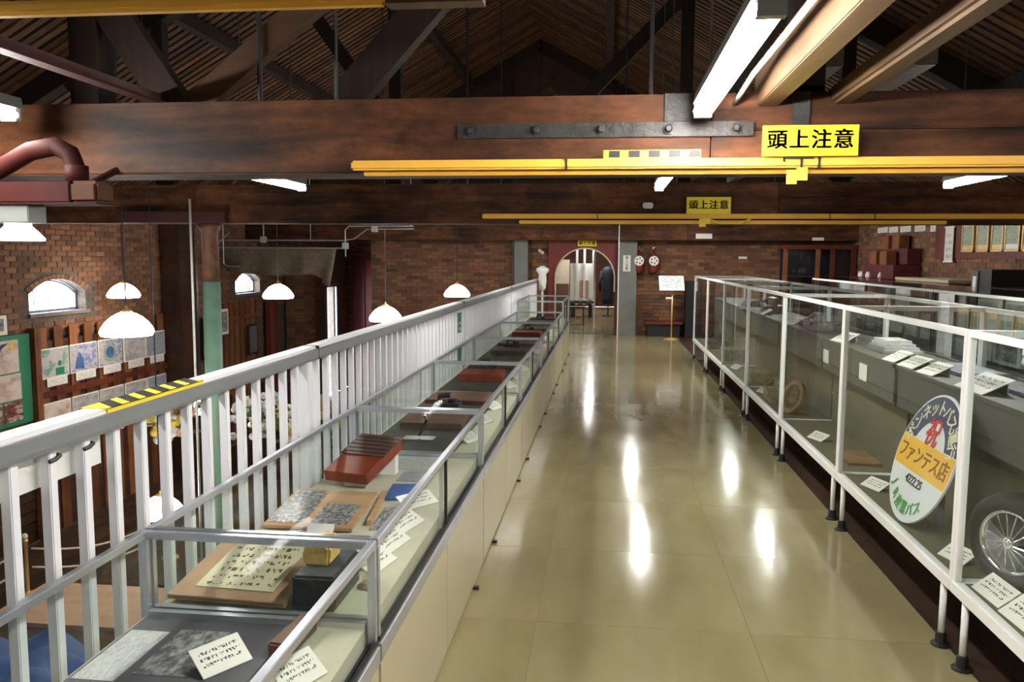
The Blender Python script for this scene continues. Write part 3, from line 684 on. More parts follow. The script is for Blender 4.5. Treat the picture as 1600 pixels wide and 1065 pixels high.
single(wd, 'cork_piece', 'cork', 'chunky yellow cork piece on the black speckled block', 'cork piece', bevel=0.008)
solid(MB().box(-0.745, -0.69, 2.36, 2.42, Z0, Z0+0.03), 'wood_chip', 'tan_wood', 'little reddish wood chip behind the black speckled block', 'wood chip', 0.3, bevel=0.006)
sheet(-1.27, -1.02, 2.62, 2.80, Z0, 'photo_bw_2', 'bright black-and-white photograph behind the tan folder', rot=0.0)
f = thing('photo_album', 'open album with two photographs on pale pages, tilted up', 'album', (-1.14, 2.85, Z0))
M = Matrix.Translation((-1.13, 2.86, Z0+0.005)) @ Matrix.Rotation(0.10, 4, 'X')
build(MB().box(-0.15, 0.20, 0, 0.36, 0, 0.014, M), 'page_block', 'tan_wood', f, bevel=0.002)
build(MB().box(-0.14, 0.0, 0.03, 0.34, 0.0142, 0.0155, M), 'print', 'photo_bw_4', f)
build(MB().box(0.03, 0.17, 0.03, 0.22, 0.0142, 0.0155, M), 'print', 'photo_bw_5', f)
build(MB().box(-1.20, -0.98, 3.12, 3.16, Z0, Z0+0.028), 'stand', 'white_card', f)
bk = thing('hardback_book', 'rust-red thick book with dark cover leaning on its stand', 'book', (-1.13, 3.62, Z0))
M = Matrix.Translation((-1.15, 3.44, Z0+0.024)) @ Matrix.Rotation(-0.25, 4, 'Z') @ Matrix.Rotation(0.28, 4, 'X')
build(MB().box(-0.10, 0.12, 0, 0.34, 0.0, 0.05, M), 'page_block', 'book_red', bk, bevel=0.003)
build(MB().box(-0.105, 0.125, 0.16, 0.35, 0.050, 0.056, M), 'cover', 'book_brown', bk)
for k in range(5): build(MB().box(-0.10, 0.12, 0.18+k*0.034, 0.19+k*0.034, 0.056, 0.058, M), 'rib', 'stone_black', bk)
build(MB().box(-1.15, -0.98, 3.68, 3.74, Z0, Z0+0.088).box(-1.16, -1.06, 3.47, 3.50, Z0, Z0+0.02), 'stand', 'white_card', bk)
sheet(-1.05, -0.80, 3.78, 4.04, Z0, 'sheet_grey', 'pale grey photocopied sheet behind the rust-red book', 'paper', rot=0.0, name='paper_sheet')
sheet(-0.95, -0.80, 3.58, 3.74, Z0, 'photo_street', 'small bluish photograph beside the rust-red book')
solid(MB().box(-0.93, -0.81, 3.28, 3.50, Z0, Z0+0.012), 'booklet', 'blue_sheet', 'thin blue booklet lying beside the open album', 'booklet', 0.1)
solid(MB().box(-0.925, -0.905, 2.95, 3.35, Z0, Z0+0.022), 'wooden_rule', 'tan_wood', 'wooden rule lying along the open album', 'ruler', 0.12)
sheet(-0.885, -0.80, 2.90, 3.18, Z0, 'photo_bw_3', 'narrow dark photograph between rule and sliding pane', rot=0.05)
for (x, y, yaw) in ((-0.715, 2.55, 1.35), (-0.715, 2.75, 1.35), (-0.715, 2.96, 1.3), (-0.74, 3.22, 0.9)):
    card(x, y, Z0, 0.17, 0.085, yaw, 0.5, 'cream caption card in the row behind the second sliding pane', 'caption cards in the second case')
card(-1.03, 2.78, Z0, 0.10, 0.06, 0.0, 0.9, 'small folded white tent card at the foot of the open album', mat='white_card')
# ---- further cases: dark exhibits on the deck
def rolled(x, y, z, r, l): return MB().tube([(x-l/2, y, z+r), (x+l/2, y, z+r)], r, 12)
def blob_part(x, y, z, s):
    m2 = MB().box(x-s, x+s, y-s*0.7, y+s*0.7, z, z+s*0.6).tube([(x-s*0.7, y, z+s*0.6), (x-s*0.7, y, z+s*1.1), (x+s*0.2, y, z+s*1.2)], s*0.22, 8).lathe([(s*0.4, 0), (s*0.4, s*0.3), (s*0.2, s*0.35)], (x+s*0.4, y, z+s*0.6), 12)
    return m2
kinds = [('panel_wood', 'reddish wooden box'), ('grey_folder', 'dark flat album'), ('book_red', 'red-brown cloth-bound book'), ('stone_black', 'black metal fitting'), ('book_brown', 'brown leather case')]
Z1 = Z0+0.0035
for c in range(2, 7):
    ya, yb = (LJ[c], LJ[c+1]) if c < 6 else (11.9, 13.75)
    wh = '%s case from the taller end case' % ORD[5-c] if c < 6 else 'taller end case'
    solid(MB().box(-1.285, -0.785, ya+0.05, yb-0.05, Z0, Z0+0.003), 'cloth_mat', 'dark_mat', 'dark mat covering the floor of the %s' % wh, 'mat')
    solid(MB().box(-1.22, -0.85, ya+0.60, ya+0.95, Z1, Z1+0.04+0.02*(c % 2)), 'wooden_box', 'book_red' if c % 2 else 'book_brown', 'flat red-brown box in the %s' % wh, 'box', 0.05, bevel=0.005)
    solid(blob_part(-1.05, ya+1.25, Z1, 0.085), 'metal_fitting', 'stone_black', 'black metal fitting with bent pipe in the %s' % wh, 'metal fitting', bevel=0.0)
    solid(MB().box(-1.25, -0.80, ya+1.45, yb-0.10, Z1, Z1+0.03), 'album', 'book_brown', 'brown album lying at the far end of the %s' % wh, 'album', -0.04, bevel=0.004)
    for k in range(3):
        card(-0.72, ya+0.35+k*0.5, Z0, 0.15, 0.08, 1.2, 0.5, 'pale caption card behind the panes of the %s' % wh, 'caption cards in the %s' % wh)
# stand with a base in the third case
sp = thing('model_stand', 'thin metal stand with flat base lying in the case behind the rust-red book', 'stand', (-1.02, 4.42, Z0+0.0036))
build(MB().box(-1.13, -0.95, 4.38, 4.48, Z0+0.0036, Z0+0.0126), 'base', 'chrome', sp, bevel=0.003)
build(MB().tube([(-1.04, 4.43, Z0+0.022), (-1.0, 4.45, Z0+0.11), (-1.03, 4.48, Z0+0.16)], 0.008, 8), 'arm', 'dark_metal', sp)

# ================================================================== RIGHT DISPLAY CASES
RX0, RX1, RT = 1.40, 2.20, 1.33
RJ = [0.01+1.6635*k for k in range(1, 9)]   # 1.67 ... 13.32
def right_case(y0, y1, label):
    t = thing('glass_case', label, 'display case', ((RX0+RX1)/2, (y0+y1)/2, 0), 'tall white framed glass cases')
    a, b2 = y0+0.003, y1-0.003; s = 0.026
    build(MB().box(RX0-0.006, RX0+0.034, a, b2, 0.275, 0.325), 'bottom_rail', 'white_paint', t, bevel=0.003)
    build(MB().box(RX1-0.034, RX1, a, b2, 0.275, 0.325), 'bottom_rail', 'white_paint', t, bevel=0.003)
    for y in (a, b2-0.03): build(MB().box(RX0+0.034, RX1-0.034, y, y+0.03, 0.275, 0.32), 'cross_rail', 'white_paint', t)
    build(MB().box(RX0+0.034, RX1-0.034, a+0.03, b2-0.03, 0.305, 0.322), 'deck', 'grey_deck', t)
    for x in (RX0, RX1-s): build(MB().box(x, x+s, a, b2, RT-s, RT), 'top_rail', 'white_paint', t, bevel=0.002)
    for y in (a, b2-s): build(MB().box(RX0+s, RX1-s, y, y+s, RT-s, RT), 'end_rail', 'white_paint', t)
    for x in (RX0, RX1-s):
        for y in (a, b2-s): build(MB().box(x, x+s, y, y+s, 0.325, RT-s), 'corner_post', 'white_paint', t, bevel=0.002)
    for x in (RX0+0.015, RX1-0.02):
        for y in (a+0.10, b2-0.10):
            lg = build(MB().tube([(x, y, 0.02), (x, y, 0.275)], 0.014, 10), 'leg', 'white_paint', t, True)
            build(MB().lathe([(0.040, 0.0), (0.040, 0.006), (0.024, 0.012), (0.022, 0.055), (0.0145, 0.058)], (x, y, 0), 12), 'foot', 'black', lg)
    build(MB().box(RX0+0.008, RX0+0.013, a+s, b2-s, 0.325, RT-s), 'front_pane', 'case_glass', t)
    build(MB().box(RX1-0.013, RX1-0.008, a+s, b2-s, 0.325, RT-s), 'back_pane', 'case_glass', t)
    build(MB().box(RX0+0.004, RX1-0.004, a+0.004, b2-0.004, RT, RT+0.005), 'top_pane', 'case_glass', t)
    build(MB().box(1.70, RX1-0.03, a+0.03, b2-0.03, 0.965, 0.985), 'shelf', 'grey_board', t)
    fa = build(MB().box(1.715, 1.727, a+0.03, b2-0.03, 0.74, 0.965), 'fascia', 'grey_board', t)
    build(MB().box(1.712, 1.716, a+0.03, b2-0.03, 0.735, 0.742), 'gap_shade', 'black', fa)  # black strip standing for the shadow gap below the fascia
    build(MB().box(1.80, 1.812, a+0.03, b2-0.03, 0.322, 0.74), 'riser', 'grey_deck', t)
    build(MB().box(1.727, 1.80, a+0.03, b2-0.03, 0.728, 0.74), 'step', 'grey_board', t)
    return t
for i in range(7):
    right_case(RJ[i], RJ[i+1], 'white framed glass case on thin legs, %s from the lectern' % ORD[6-i])
RD = 0.323; RS = 0.986
# labels on the upper shelf, on the deck, on the step
for (y, w) in ((5.16, 0.17), (4.88, 0.20), (4.59, 0.18)):
    card(1.715, y, RS, w, 0.13, -PI/2+0.1, 0.45, 'cream caption card in the row of three on the upper shelf, behind the round sign', 'three upper shelf cards')
card(1.715, 4.05, RS, 0.30, 0.16, -PI/2, 0.45, 'wide cream caption card on the upper shelf above the wheel')
card(1.72, 6.30, RS, 0.22, 0.14, -PI/2+0.2, 0.5, 'cream caption card alone on the upper shelf beside the folder pile')
card(1.72, 7.95, RS, 0.20, 0.14, -PI/2+0.2, 0.5, 'cream caption card beside metal parts on the upper shelf')
card(1.72, 9.3, RS, 0.2, 0.12, -PI/2, 0.5, 'cream caption card on the upper shelf towards the lectern')
for (y, w) in ((4.66, 0.16), (5.90, 0.17), (7.95, 0.17), (9.65, 0.17)):
    card(1.487, y, RD, w, 0.085, -PI/2+0.35, 0.55, 'small white caption card standing alone on the lower deck', 'single cards on the lower deck')
card(1.48, 3.56, RD, 0.15, 0.09, -PI/2+0.3, 0.6, 'small white caption card under the white post beside the wheel')
card(1.452, 3.17, RD, 0.20, 0.10, -PI/2+0.05, 0.65, 'white caption card in front of the tyre, first of three')
card(1.452, 2.93, RD, 0.24, 0.11, -PI/2+0.05, 0.65, 'white caption card in front of the tyre, second of three')
card(1.452, 2.66, RD, 0.24, 0.10, -PI/2+0.05, 0.65, 'white caption card in front of the tyre, third of three')
# ---- round commemorative sign leaning in the case
hm = thing('round_sign', 'round commemorative sign with navy, white and yellow bands and red lettering', 'sign', (1.44, 4.085, RD))
C = Vector((1.548, 4.085, 0.640)); n = Vector((-math.cos(math.radians(18)), 0, math.sin(math.radians(18)))); h = Vector((0, -1, 0)); vv = n.cross(h); R0 = 0.326
FM = frame_mat(C, h, vv)
def disc(r, a0, a1, rin=0.0, n2=48):
    pts = [(r*math.cos(a0+(a1-a0)*i/n2), r*math.sin(a0+(a1-a0)*i/n2)) for i in range(n2+1)]
    if rin: pts += [(rin*math.cos(a1-(a1-a0)*i/n2), rin*math.sin(a1-(a1-a0)*i/n2)) for i in range(n2+1)]
    return pts
def band(r, z0, z1, n2=20):
    a = [(-math.sqrt(max(0, r*r-z*z)), z) for z in [z0+(z1-z0)*i/n2 for i in range(n2+1)]]
    return a + [(-x, z) for (x, z) in reversed(a)]
plate = build(MB().prism(disc(R0, 0, 2*PI)[:-1], -0.010, 0.0, 'z', FM), 'plate', 'sign_white', hm)
r1, r2 = R0*0.965, R0*0.58; yb1 = 0.075
ring = MB()
a0, a1 = math.asin(yb1/r1), PI-math.asin(yb1/r1); b0, b1 = math.asin(yb1/r2), PI-math.asin(yb1/r2)
outer = [(r1*math.cos(a0+(a1-a0)*i/40), r1*math.sin(a0+(a1-a0)*i/40)) for i in range(41)]; inner = [(r2*math.cos(b0+(b1-b0)*i/40), r2*math.sin(b0+(b1-b0)*i/40)) for i in range(41)]
ring.strip(inner, outer, 0.0002, 0.0022, 'z', FM); build(ring, 'navy_band', 'navy', plate)
build(MB().prism(band(r1, -0.085, yb1-0.006), 0.0002, 0.0022, 'z', FM), 'yellow_band', 'sign_orange', plate)
def lettering(strs, mat, name='lettering', bold=0.010):
    m2 = MB()
    for (s, size, M) in strs:
        vs, fs = text_geo(s, size, 0.0015, bold); m2.add(vs, fs, FM @ Matrix.Translation((0, 0, 0.003)) @ M)
    return build(m2, name, mat, plate)
arc_txt = 'ボンネットバス運行'; chars = []
for i, ch in enumerate(arc_txt):
    a = math.radians(160 - i*140/(len(arc_txt)-1)); rr = (r1+r2)/2
    chars.append((ch, 0.088, Matrix.Translation((rr*math.cos(a), rr*math.sin(a), 0)) @ Matrix.Rotation(a-PI/2, 4, 'Z')))
lettering(chars, 'ink_pale')
lettering([('祝', 0.15, Matrix.Translation((0, 0.125, 0)))], 'ink_red')
lettering([('ファンテス店', 0.098, Matrix.Translation((0, -0.01, 0)))], 'ink_brown')
lettering([('4222.25', 0.062, Matrix.Translation((0, -0.125, 0)))], 'black', bold=0.0)
chars = []
for i, ch in enumerate('JR産業バス'):
    a = math.radians(222 + i*96/6); rr = 0.265
    chars.append((ch, 0.07, Matrix.Translation((rr*math.cos(a), rr*math.sin(a), 0)) @ Matrix.Rotation(a+PI/2, 4, 'Z')))
lettering(chars, 'ink_green')
build(MB().box(1.60, 1.63, 4.01, 4.15, RD, RD+0.30), 'prop', 'black', hm)
# ---- wheel with spoked rim
wh = thing('spoked_wheel', 'small black tyre on a bright wire-spoked rim', 'wheel', (1.58, 3.18, RD))
WM = Matrix.Translation((1.60, 3.265, RD+0.193)) @ Matrix.Rotation(math.radians(-62), 4, 'Z') @ Matrix.Rotation(PI/2, 4, 'X')
build(MB().lathe([(0.125, -0.05), (0.165, -0.055), (0.187, -0.035), (0.192, 0), (0.187, 0.035), (0.165, 0.055), (0.125, 0.05), (0.118, 0), (0.125, -0.05)], n=36, M=WM), 'tyre', 'rubber', wh, True)
rim = build(MB().lathe([(0.118, -0.04), (0.128, -0.045), (0.128, -0.05), (0.114, -0.047), (0.108, 0), (0.114, 0.047), (0.128, 0.05), (0.128, 0.045), (0.118, 0.04), (0.118, -0.04)], n=36, M=WM), 'rim', 'chrome', wh, True)
build(MB().lathe([(0.0, -0.05), (0.022, -0.045), (0.026, 0), (0.026, 0.05), (0.018, 0.062), (0.001, 0.064)], n=16, M=WM), 'hub', 'chrome', wh, True)
build(MB().lathe([(0.02, -0.01), (0.11, -0.01), (0.11, 0.0), (0.02, 0.0), (0.02, -0.01)], n=30, M=WM), 'wheel_disc', 'stone_black', rim)
for k in range(16):
    a = 2*PI*k/16; p = WM @ Vector((0.022*math.cos(a), 0.022*math.sin(a), 0.05)); q = WM @ Vector((0.112*math.cos(a+0.25), 0.112*math.sin(a+0.25), 0.03))
    build(MB().tube([p, q], 0.0028, 5), 'spoke', 'chrome', rim)
bx = thing('acrylic_plinth', 'grey box plinth with photographs on its top, behind the spoked wheel', 'plinth', (1.66, 2.9, RD))
build(MB().box(1.745, 1.795, 2.75, 3.30, RD, 0.72), 'body', 'grey_board', bx, bevel=0.003)
build(MB().box(1.66, 1.70, 2.6, 3.27, 0.72, 0.722).box(1.71, 1.79, 2.75, 3.3, 0.72, 0.722), 'print', 'photo_bw_2', bx)
# ---- other exhibits on deck and shelf
def exhibit(kind, x, y, z, label, cat, name, mat, s=0.1):
    if kind == 'ring':
        M = Matrix.Translation((x, y, z+s*0.72)) @ Matrix.Rotation(-1.2, 4, 'Z') @ Matrix.Rotation(PI/2-0.35, 4, 'X')
        m2 = MB().lathe([(s*0.55, -0.02), (s*0.72, -0.02), (s*0.74, 0.02), (s*0.55, 0.02), (s*0.52, 0.0), (s*0.55, -0.02)], n=24, M=M).box(x-0.01, x+0.10, y-0.01, y+0.01, z, z+0.02)
    elif kind == 'engine':
        m2 = MB().box(x-s, x+s*0.8, y-s*1.2, y+s*1.2, z, z+s*0.7)
        for k in range(4): m2.lathe([(s*0.28, 0), (s*0.28, s*0.6), (s*0.34, s*0.65), (s*0.34, s*0.75), (s*0.1, s*0.8)], (x-s*0.1, y-s*0.9+k*s*0.6, z+s*0.7), 10)
        m2.tube([(x-s*1.05, y-s, z+s*0.5), (x-s*1.2, y, z+s*0.9), (x-s*0.4, y+s*0.9, z+s*1.3)], s*0.12, 8)
    elif kind == 'flat':
        m2 = MB().box(x-s, x+s, y-s*1.8, y+s*1.8, z, z+0.018)
    elif kind == 'pile':
        m2 = MB()
        for k in range(4): m2.box(x-s*(1-0.1*k), x+s*(0.9-0.12*k), y-s*(1.5-0.2*k), y+s*(1.4-0.1*k), z+k*0.02, z+k*0.02+0.019)
    else:
        m2 = MB().box(x-s, x+s, y-s*1.5, y+s*1.5, z, z+s)
    return single(m2, name, mat, label, cat)
exhibit('ring', 1.56, 6.9, RD, 'round ring-shaped brown part leaning on the lower deck', 'machine part', 'ring_part', 'brown_part', 0.19)
exhibit('engine', 1.60, 7.55, RD, 'olive machine part with four domed tops on the lower deck', 'machine part', 'machine_part', 'olive_part', 0.13)
exhibit('engine', 1.88, 7.4, RS, 'grey metal carburettor-like part on the upper shelf', 'machine part', 'machine_part', 'gear_metal', 0.10)
exhibit('engine', 1.92, 9.65, RS, 'bright metal machine part on the upper shelf towards the lectern', 'machine part', 'machine_part', 'gear_metal', 0.12)
exhibit('flat', 1.62, 5.35, RD, 'thin flat brown board on the lower deck behind the round sign', 'board', 'flat_board', 'brown_part', 0.10)
exhibit('pile', 1.95, 5.75, RS, 'pile of grey-green folders on the upper shelf', 'folders', 'folder_pile', 'sheet_grey', 0.13)
exhibit('flat', 2.0, 4.75, RS, 'bluish photograph sheet lying flat on the upper shelf behind the three cards', 'photograph', 'photograph', 'photo_street', 0.13)
exhibit('flat', 2.01, 3.85, RS, 'bluish photograph sheet lying flat on the upper shelf above the wheel', 'photograph', 'photograph', 'photo_blue', 0.13)
exhibit('pile', 1.93, 3.0, RS, 'pile of red-brown folders at the end of the upper shelf', 'folders', 'folder_pile', 'book_red', 0.12)
exhibit('box', 1.60, 8.7, RD, 'olive-brown wooden block on the lower deck towards the lectern', 'block', 'wooden_block', 'olive_part', 0.11)
exhibit('box', 1.62, 10.6, RD, 'tall grey machine block in the second case from the lectern', 'block', 'machine_block', 'gear_metal', 0.14)
exhibit('engine', 1.62, 11.9, RD, 'dark machine part in the case beside the lectern', 'machine part', 'machine_part', 'stone_black', 0.15)
exhibit('pile', 1.9, 10.9, RS, 'pile of dark folders on the upper shelf near the lectern', 'folders', 'folder_pile', 'grey_folder', 0.12)
single(MB().box(1.57, 1.70, 2.35, 3.0, RD, RD+0.02), 'wooden_board', 'tan_wood', 'long tan wooden board lying on the deck under the tyre cards', 'board')
single(MB().box(1.706, 1.7115, 6.46, 6.60, 0.80, 0.90), 'fascia_card', 'paper', 'small cream card fixed to the grey fascia above the brown ring part', 'card')
single(MB().box(1.706, 1.7115, 5.52, 5.68, 0.80, 0.91), 'fascia_card', 'paper', 'small cream card fixed to the grey fascia behind the round sign', 'card')

# ================================================================== SECOND ROW OF CASES NEAR THE RIGHT WALL
def back_case(y0, y1, label):
    t = thing('glass_case', label, 'display case', (3.35, (y0+y1)/2, 0)); X0, X1 = 3.0, 3.7; s = 0.024
    build(MB().box(X0, X1, y0, y1, 0.0, 0.78), 'cabinet_body', 'grey_board', t)
    for x in (X0, X1-s): build(MB().box(x, x+s, y0, y1, RT-s, RT), 'top_rail', 'white_paint' if x == X0 else 'dark_metal', t)
    for y in (y0, y1-s):
        build(MB().box(X0+s, X1-s, y, y+s, RT-s, RT), 'end_rail', 'dark_metal', t)
        for x in (X0, X1-s): build(MB().box(x, x+s, y, y+s, 0.78, RT-s), 'corner_post', 'dark_metal', t)
    build(MB().box(X0+0.006, X0+0.011, y0+s, y1-s, 0.78, RT-s), 'front_pane', 'dusty_glass', t)
    build(MB().box(X0, X1, y0, y1, RT, RT+0.005), 'top_pane', 'dusty_glass', t)
    return t
for i, (a, b2) in enumerate(((3.9, 5.9), (5.92, 7.9), (7.92, 9.9), (9.92, 12.4))):
    back_case(a, b2, 'dark framed glass cabinet before the right wall, %s from the red shelf' % ORD[3-i])
for j, z0 in enumerate((0.80, 1.055)):
    for k in range(7):
        y = 4.2 + k*0.475; f = thing('mounted_photograph', 'small mounted photograph in the %s row inside the dark framed cabinets' % ('lower', 'upper')[j], 'photograph', (3.06, y, z0), 'mounted photographs, %s row' % ('lower', 'upper')[j])
        build(MB().box(3.05+0.06*j, 3.062+0.06*j, y-0.2, y+0.2, z0 if j == 0 else 0.785, z0+0.24), 'mount', 'paper', f)
        build(MB().box(3.046+0.06*j, 3.05+0.06*j, y-0.17, y+0.17, z0+0.03, z0+0.21), 'print', ('photo_olive', 'sheet_grey', 'photo_bw_1')[(k+j) % 3], f)
single(MB().box(2.93, 2.99, 7.42, 7.60, 0, 1.31), 'white_pillar_card', 'white_card', 'narrow white upright board beside the mounted photographs', 'board')
for k in range(4):
    single(MB().box(3.3, 3.32, 8.2+k*0.45, 8.55+k*0.45, 0.785, 1.05), 'photo_mount', 'paper', 'plain pale mount standing in the cabinet beyond the white upright board', 'photo mount', 'pale mounts in the cabinet')
# ---- furniture along the right wall
bc = thing('low_bookcase', 'low grey-white bookcase with a pale top against the right wall', 'bookcase', (4.3, 11.0, 0))
build(MB().box(4.0, 4.6, 10.1, 11.85, 0, 1.33), 'carcass', 'book_brown', bc); build(MB().box(3.98, 4.62, 10.08, 11.87, 1.33, 1.365), 'top', 'cream', bc, bevel=0.003)
for i in range(3): build(MB().box(3.985, 4.0, 10.12+i*0.58, 10.66+i*0.58, 0.05, 1.30), 'door', 'white_card' if i == 2 else 'book_brown', bc)
lk = thing('steel_locker', 'black steel locker with a pale notice on its grey side', 'locker', (4.45, 9.73, 0))
build(MB().box(4.2, 4.7, 9.50, 9.98, 0, 1.50), 'body', 'black', lk, bevel=0.004); build(MB().box(4.185, 4.2, 9.80, 9.97, 0.1, 1.48), 'door', 'grey_board', lk); build(MB().box(4.182, 4.185, 9.84, 9.92, 1.30, 1.42), 'notice', 'white_card', lk)
ds = thing('black_desk', 'long black desk with drawers beside the steel locker', 'desk', (4.4, 8.4, 0))
build(MB().box(4.15, 4.8, 7.3, 9.42, 0, 1.28), 'carcass', 'black', ds); build(MB().box(4.12, 4.82, 7.28, 9.44, 1.28, 1.31), 'top', 'dark_plank', ds)
for i in range(3): build(MB().box(4.138, 4.15, 7.35+i*0.69, 7.98+i*0.69, 0.9, 1.25), 'drawer', 'dark_metal', ds)
# red tiered shelf with boxes and little white vessels
sh = thing('tiered_shelf', 'red cloth-covered tiered shelf standing against the right wall', 'shelf', (4.6, 14.2, 0))
for i, (x0, z1) in enumerate(((4.25, 1.30), (4.48, 1.52), (4.68, 1.78))): build(MB().box(x0, 4.88, 13.45, 14.95, 0 if i == 0 else z1-0.25, z1), 'tier', 'red_cloth', sh)
for i, (y, z, x) in enumerate(((14.55, 1.78, 4.77), (14.05, 1.78, 4.77), (14.5, 1.52, 4.57), (14.0, 1.52, 4.57))):
    single(MB().box(x-0.08, x+0.08, y-0.17, y+0.17, z+0.001, z+0.22), 'lacquer_box', 'orange_box', 'orange-brown lacquer box on the %s tier of the red shelf, %s the far wall' % (('top','top','middle','middle')[i], ('nearer','farther from')[i%2]), 'box', 'lacquer boxes on the tiered shelf', bevel=0.008)
for y in (14.75, 14.65, 14.35, 14.25, 13.7):
    single(MB().lathe([(0.02, 0), (0.032, 0.02), (0.028, 0.06), (0.012, 0.085), (0.014, 0.10), (0.002, 0.1)], (4.36, y, 1.301), 12), 'sake_bottle', 'white_paint', 'little white bottle on the lowest step of the red shelf', 'bottle', 'white bottles on the tiered shelf', smooth=True)
# pictures, scroll and cards on the right wall
rail = struct(MB().box(XR-0.03, XR, 9.0, 12.9, 1.62, 2.12), 'trim_2', 'red_wood')
for k, (ya, yb) in enumerate(((11.55, 11.92), (11.12, 11.47), (10.73, 11.05), (10.33, 10.70), (9.9, 10.27))):
    f = thing('framed_picture', 'framed greenish picture, %s from the long white scroll' % ORD[k], 'picture', (XR-0.04, (ya+yb)/2, 1.71), 'framed pictures on the right wall')
    m2 = MB(); z0, z1 = 1.71, 2.08; x0, x1 = XR-0.055, XR-0.03
    m2.box(x0, x1, ya, yb, z0, z0+0.022).box(x0, x1, ya, yb, z1-0.022, z1).box(x0, x1, ya, ya+0.022, z0, z1).box(x0, x1, yb-0.022, yb, z0, z1); build(m2, 'frame', 'gold', f)
    build(MB().box(XR-0.046, XR-0.04, ya+0.02, yb-0.02, z0+0.02, z1-0.02), 'print', 'photo_olive', f)
    build(MB().box(XR-0.048, XR-0.046, ya+0.03, yb-0.03, z0+0.03, z0+0.09), 'caption', 'white_card' if k == 3 else 'gold', f)
sc = thing('wall_scroll', 'long narrow white scroll with writing on the right wall', 'scroll', (XR-0.05, 12.3, 1.6))
build(MB().box(XR-0.06, XR-0.052, 12.18, 12.46, 1.58, 2.07), 'sheet', 'caption_print', sc); build(MB().tube([(XR-0.056, 12.16, 2.07), (XR-0.056, 12.48, 2.07)], 0.012, 8).tube([(XR-0.056, 12.16, 1.58), (XR-0.056, 12.48, 1.58)], 0.012, 8), 'rod', 'white_card', sc)
build(MB().box(XR-0.052, XR-0.03, 12.30, 12.34, 2.03, 2.07), 'hanger', 'dark_metal', sc)
for (ya, yb, z) in ((15.08, 15.6, 2.10), (14.56, 15.0, 2.09), (13.97, 14.44, 2.08), (13.35, 13.8, 2.07), (12.72, 13.15, 2.05)):
    single(MB().box(XR-0.012, XR-0.0015, ya, yb, z-0.02, z+0.075), 'wall_card', 'caption_print', 'white lettered card in the row high on the right wall', 'card', 'cards high on the right wall')

# ================================================================== OVERHEAD BARS AND SIGNS
def guard_bar(y, xa, xb, z, th, ya2, xa2, xb2, z2, th2, rings, label):
    t = thing('guard_bar', label, 'guard bar', ((xa+xb)/2, y, z))
    build(MB().box(xa, xb, y-th/2, y+th/2, z-th/2, z+th/2), 'upper_pad', 'yellow_pad', t, bevel=th*0.2)
    build(MB().box(xa2, xb2, ya2-th2/2, ya2+th2/2, z2-th2/2, z2+th2/2), 'lower_pad', 'yellow_pad', t, bevel=th2*0.2)
    for x in rings: build(MB().box(x-0.004, x+0.004, y-th/2-0.002, y+th/2+0.002, z-th/2-0.002, z+th/2+0.002), 'band', 'black', t)
    x = xa+0.3
    while x < xb:
        build(MB().box(x-0.01, x+0.01, y+th/2-0.004, ya2+0.05, z-0.006, z+0.006), 'bracket', 'iron', t); x += 1.2
    return t
g1 = guard_bar(3.05, -0.97, 4.6, 1.943, 0.036, 3.075, -0.93, 4.6, 1.916, 0.018, (-0.155, 0.74, 2.2), 'long yellow padded bar below the beam with the bolted plate')
g2 = guard_bar(7.94, -1.22, 4.7, 2.000, 0.046, 7.97, -0.86, 3.1, 1.945, 0.034, (-0.1, 2.05, 2.45, 3.9), 'long yellow padded bar on the second beam, above the walkway')
hp = build(MB().box(-0.02, 0.33, 3.045, 3.06, 1.962, 1.992), 'hazard_pad', 'tape_yellow', g1, label='yellow pad with black squares')
for k in range(5): build(MB().box(0.000+k*0.072, 0.040+k*0.072, 3.043, 3.045, 1.966, 1.990), 'square', 'black', hp)
build(MB().box(0.615, 0.72, 3.026, 3.031, 1.955, 1.962).box(0.675, 0.682, 3.026, 3.031, 1.925, 1.96).box(0.615, 0.621, 3.026, 3.031, 1.945, 1.96), 'clip', 'black', g1)
for (x0, x1, z0, z1, y) in ((0.632, 0.668, 1.868, 1.905, 3.045), (0.665, 0.702, 1.880, 1.915, 3.035)):
    build(MB().box(x0, x1, y-0.002, y+0.002, z0, z1+0.012), 'tape_flag', 'tape_yellow', g1)
build(MB().box(0.86, 0.92, 7.91, 7.915, 1.90, 1.975).box(0.90, 0.96, 7.905, 7.91, 1.93, 1.98), 'tape_flag', 'tape_yellow', g2)
build(MB().tube([(0.96, 7.93, 1.965), (1.05, 7.90, 1.935), (1.25, 7.90, 1.935), (1.33, 7.93, 1.97)], 0.012, 6), 'loose_tape', 'tape_yellow', g2)
def warn_sign(x0, x1, z0, z1, y, label, tilt=0.0):
    t = thing('warning_sign', label, 'sign', ((x0+x1)/2, y, z0))
    b_ = build(MB().box(x0, x1, y, y+0.008, z0, z1), 'board', 'sign_yellow', t, bevel=0.001)
    m2 = MB(); sz = (x1-x0)/4.35
    for i, ch in enumerate('頭上注意'):
        vs, fs = text_geo(ch, sz*0.94, 0.001, 0.010)
        # embolden: two slightly shifted copies
        for dx in (-0.014, 0.0, 0.014): m2.add(vs, fs, frame_mat((x0+(x1-x0)*(0.155+0.23*i)+dx*sz, y-0.0012, (z0+z1)/2), (1, 0, 0), (0, 0, 1)))
    build(m2, 'lettering', 'black', t)
    return t
warn_sign(0.540, 0.868, 1.963, 2.070, 3.022, 'large yellow warning sign with black characters on the nearer yellow bar')
warn_sign(0.740, 1.150, 2.024, 2.180, 7.93, 'yellow warning sign with black characters on the second yellow bar')
warn_sign(-0.61, -0.22, 1.845, 1.96, 17.04, 'small yellow warning sign with black characters over the red arch')
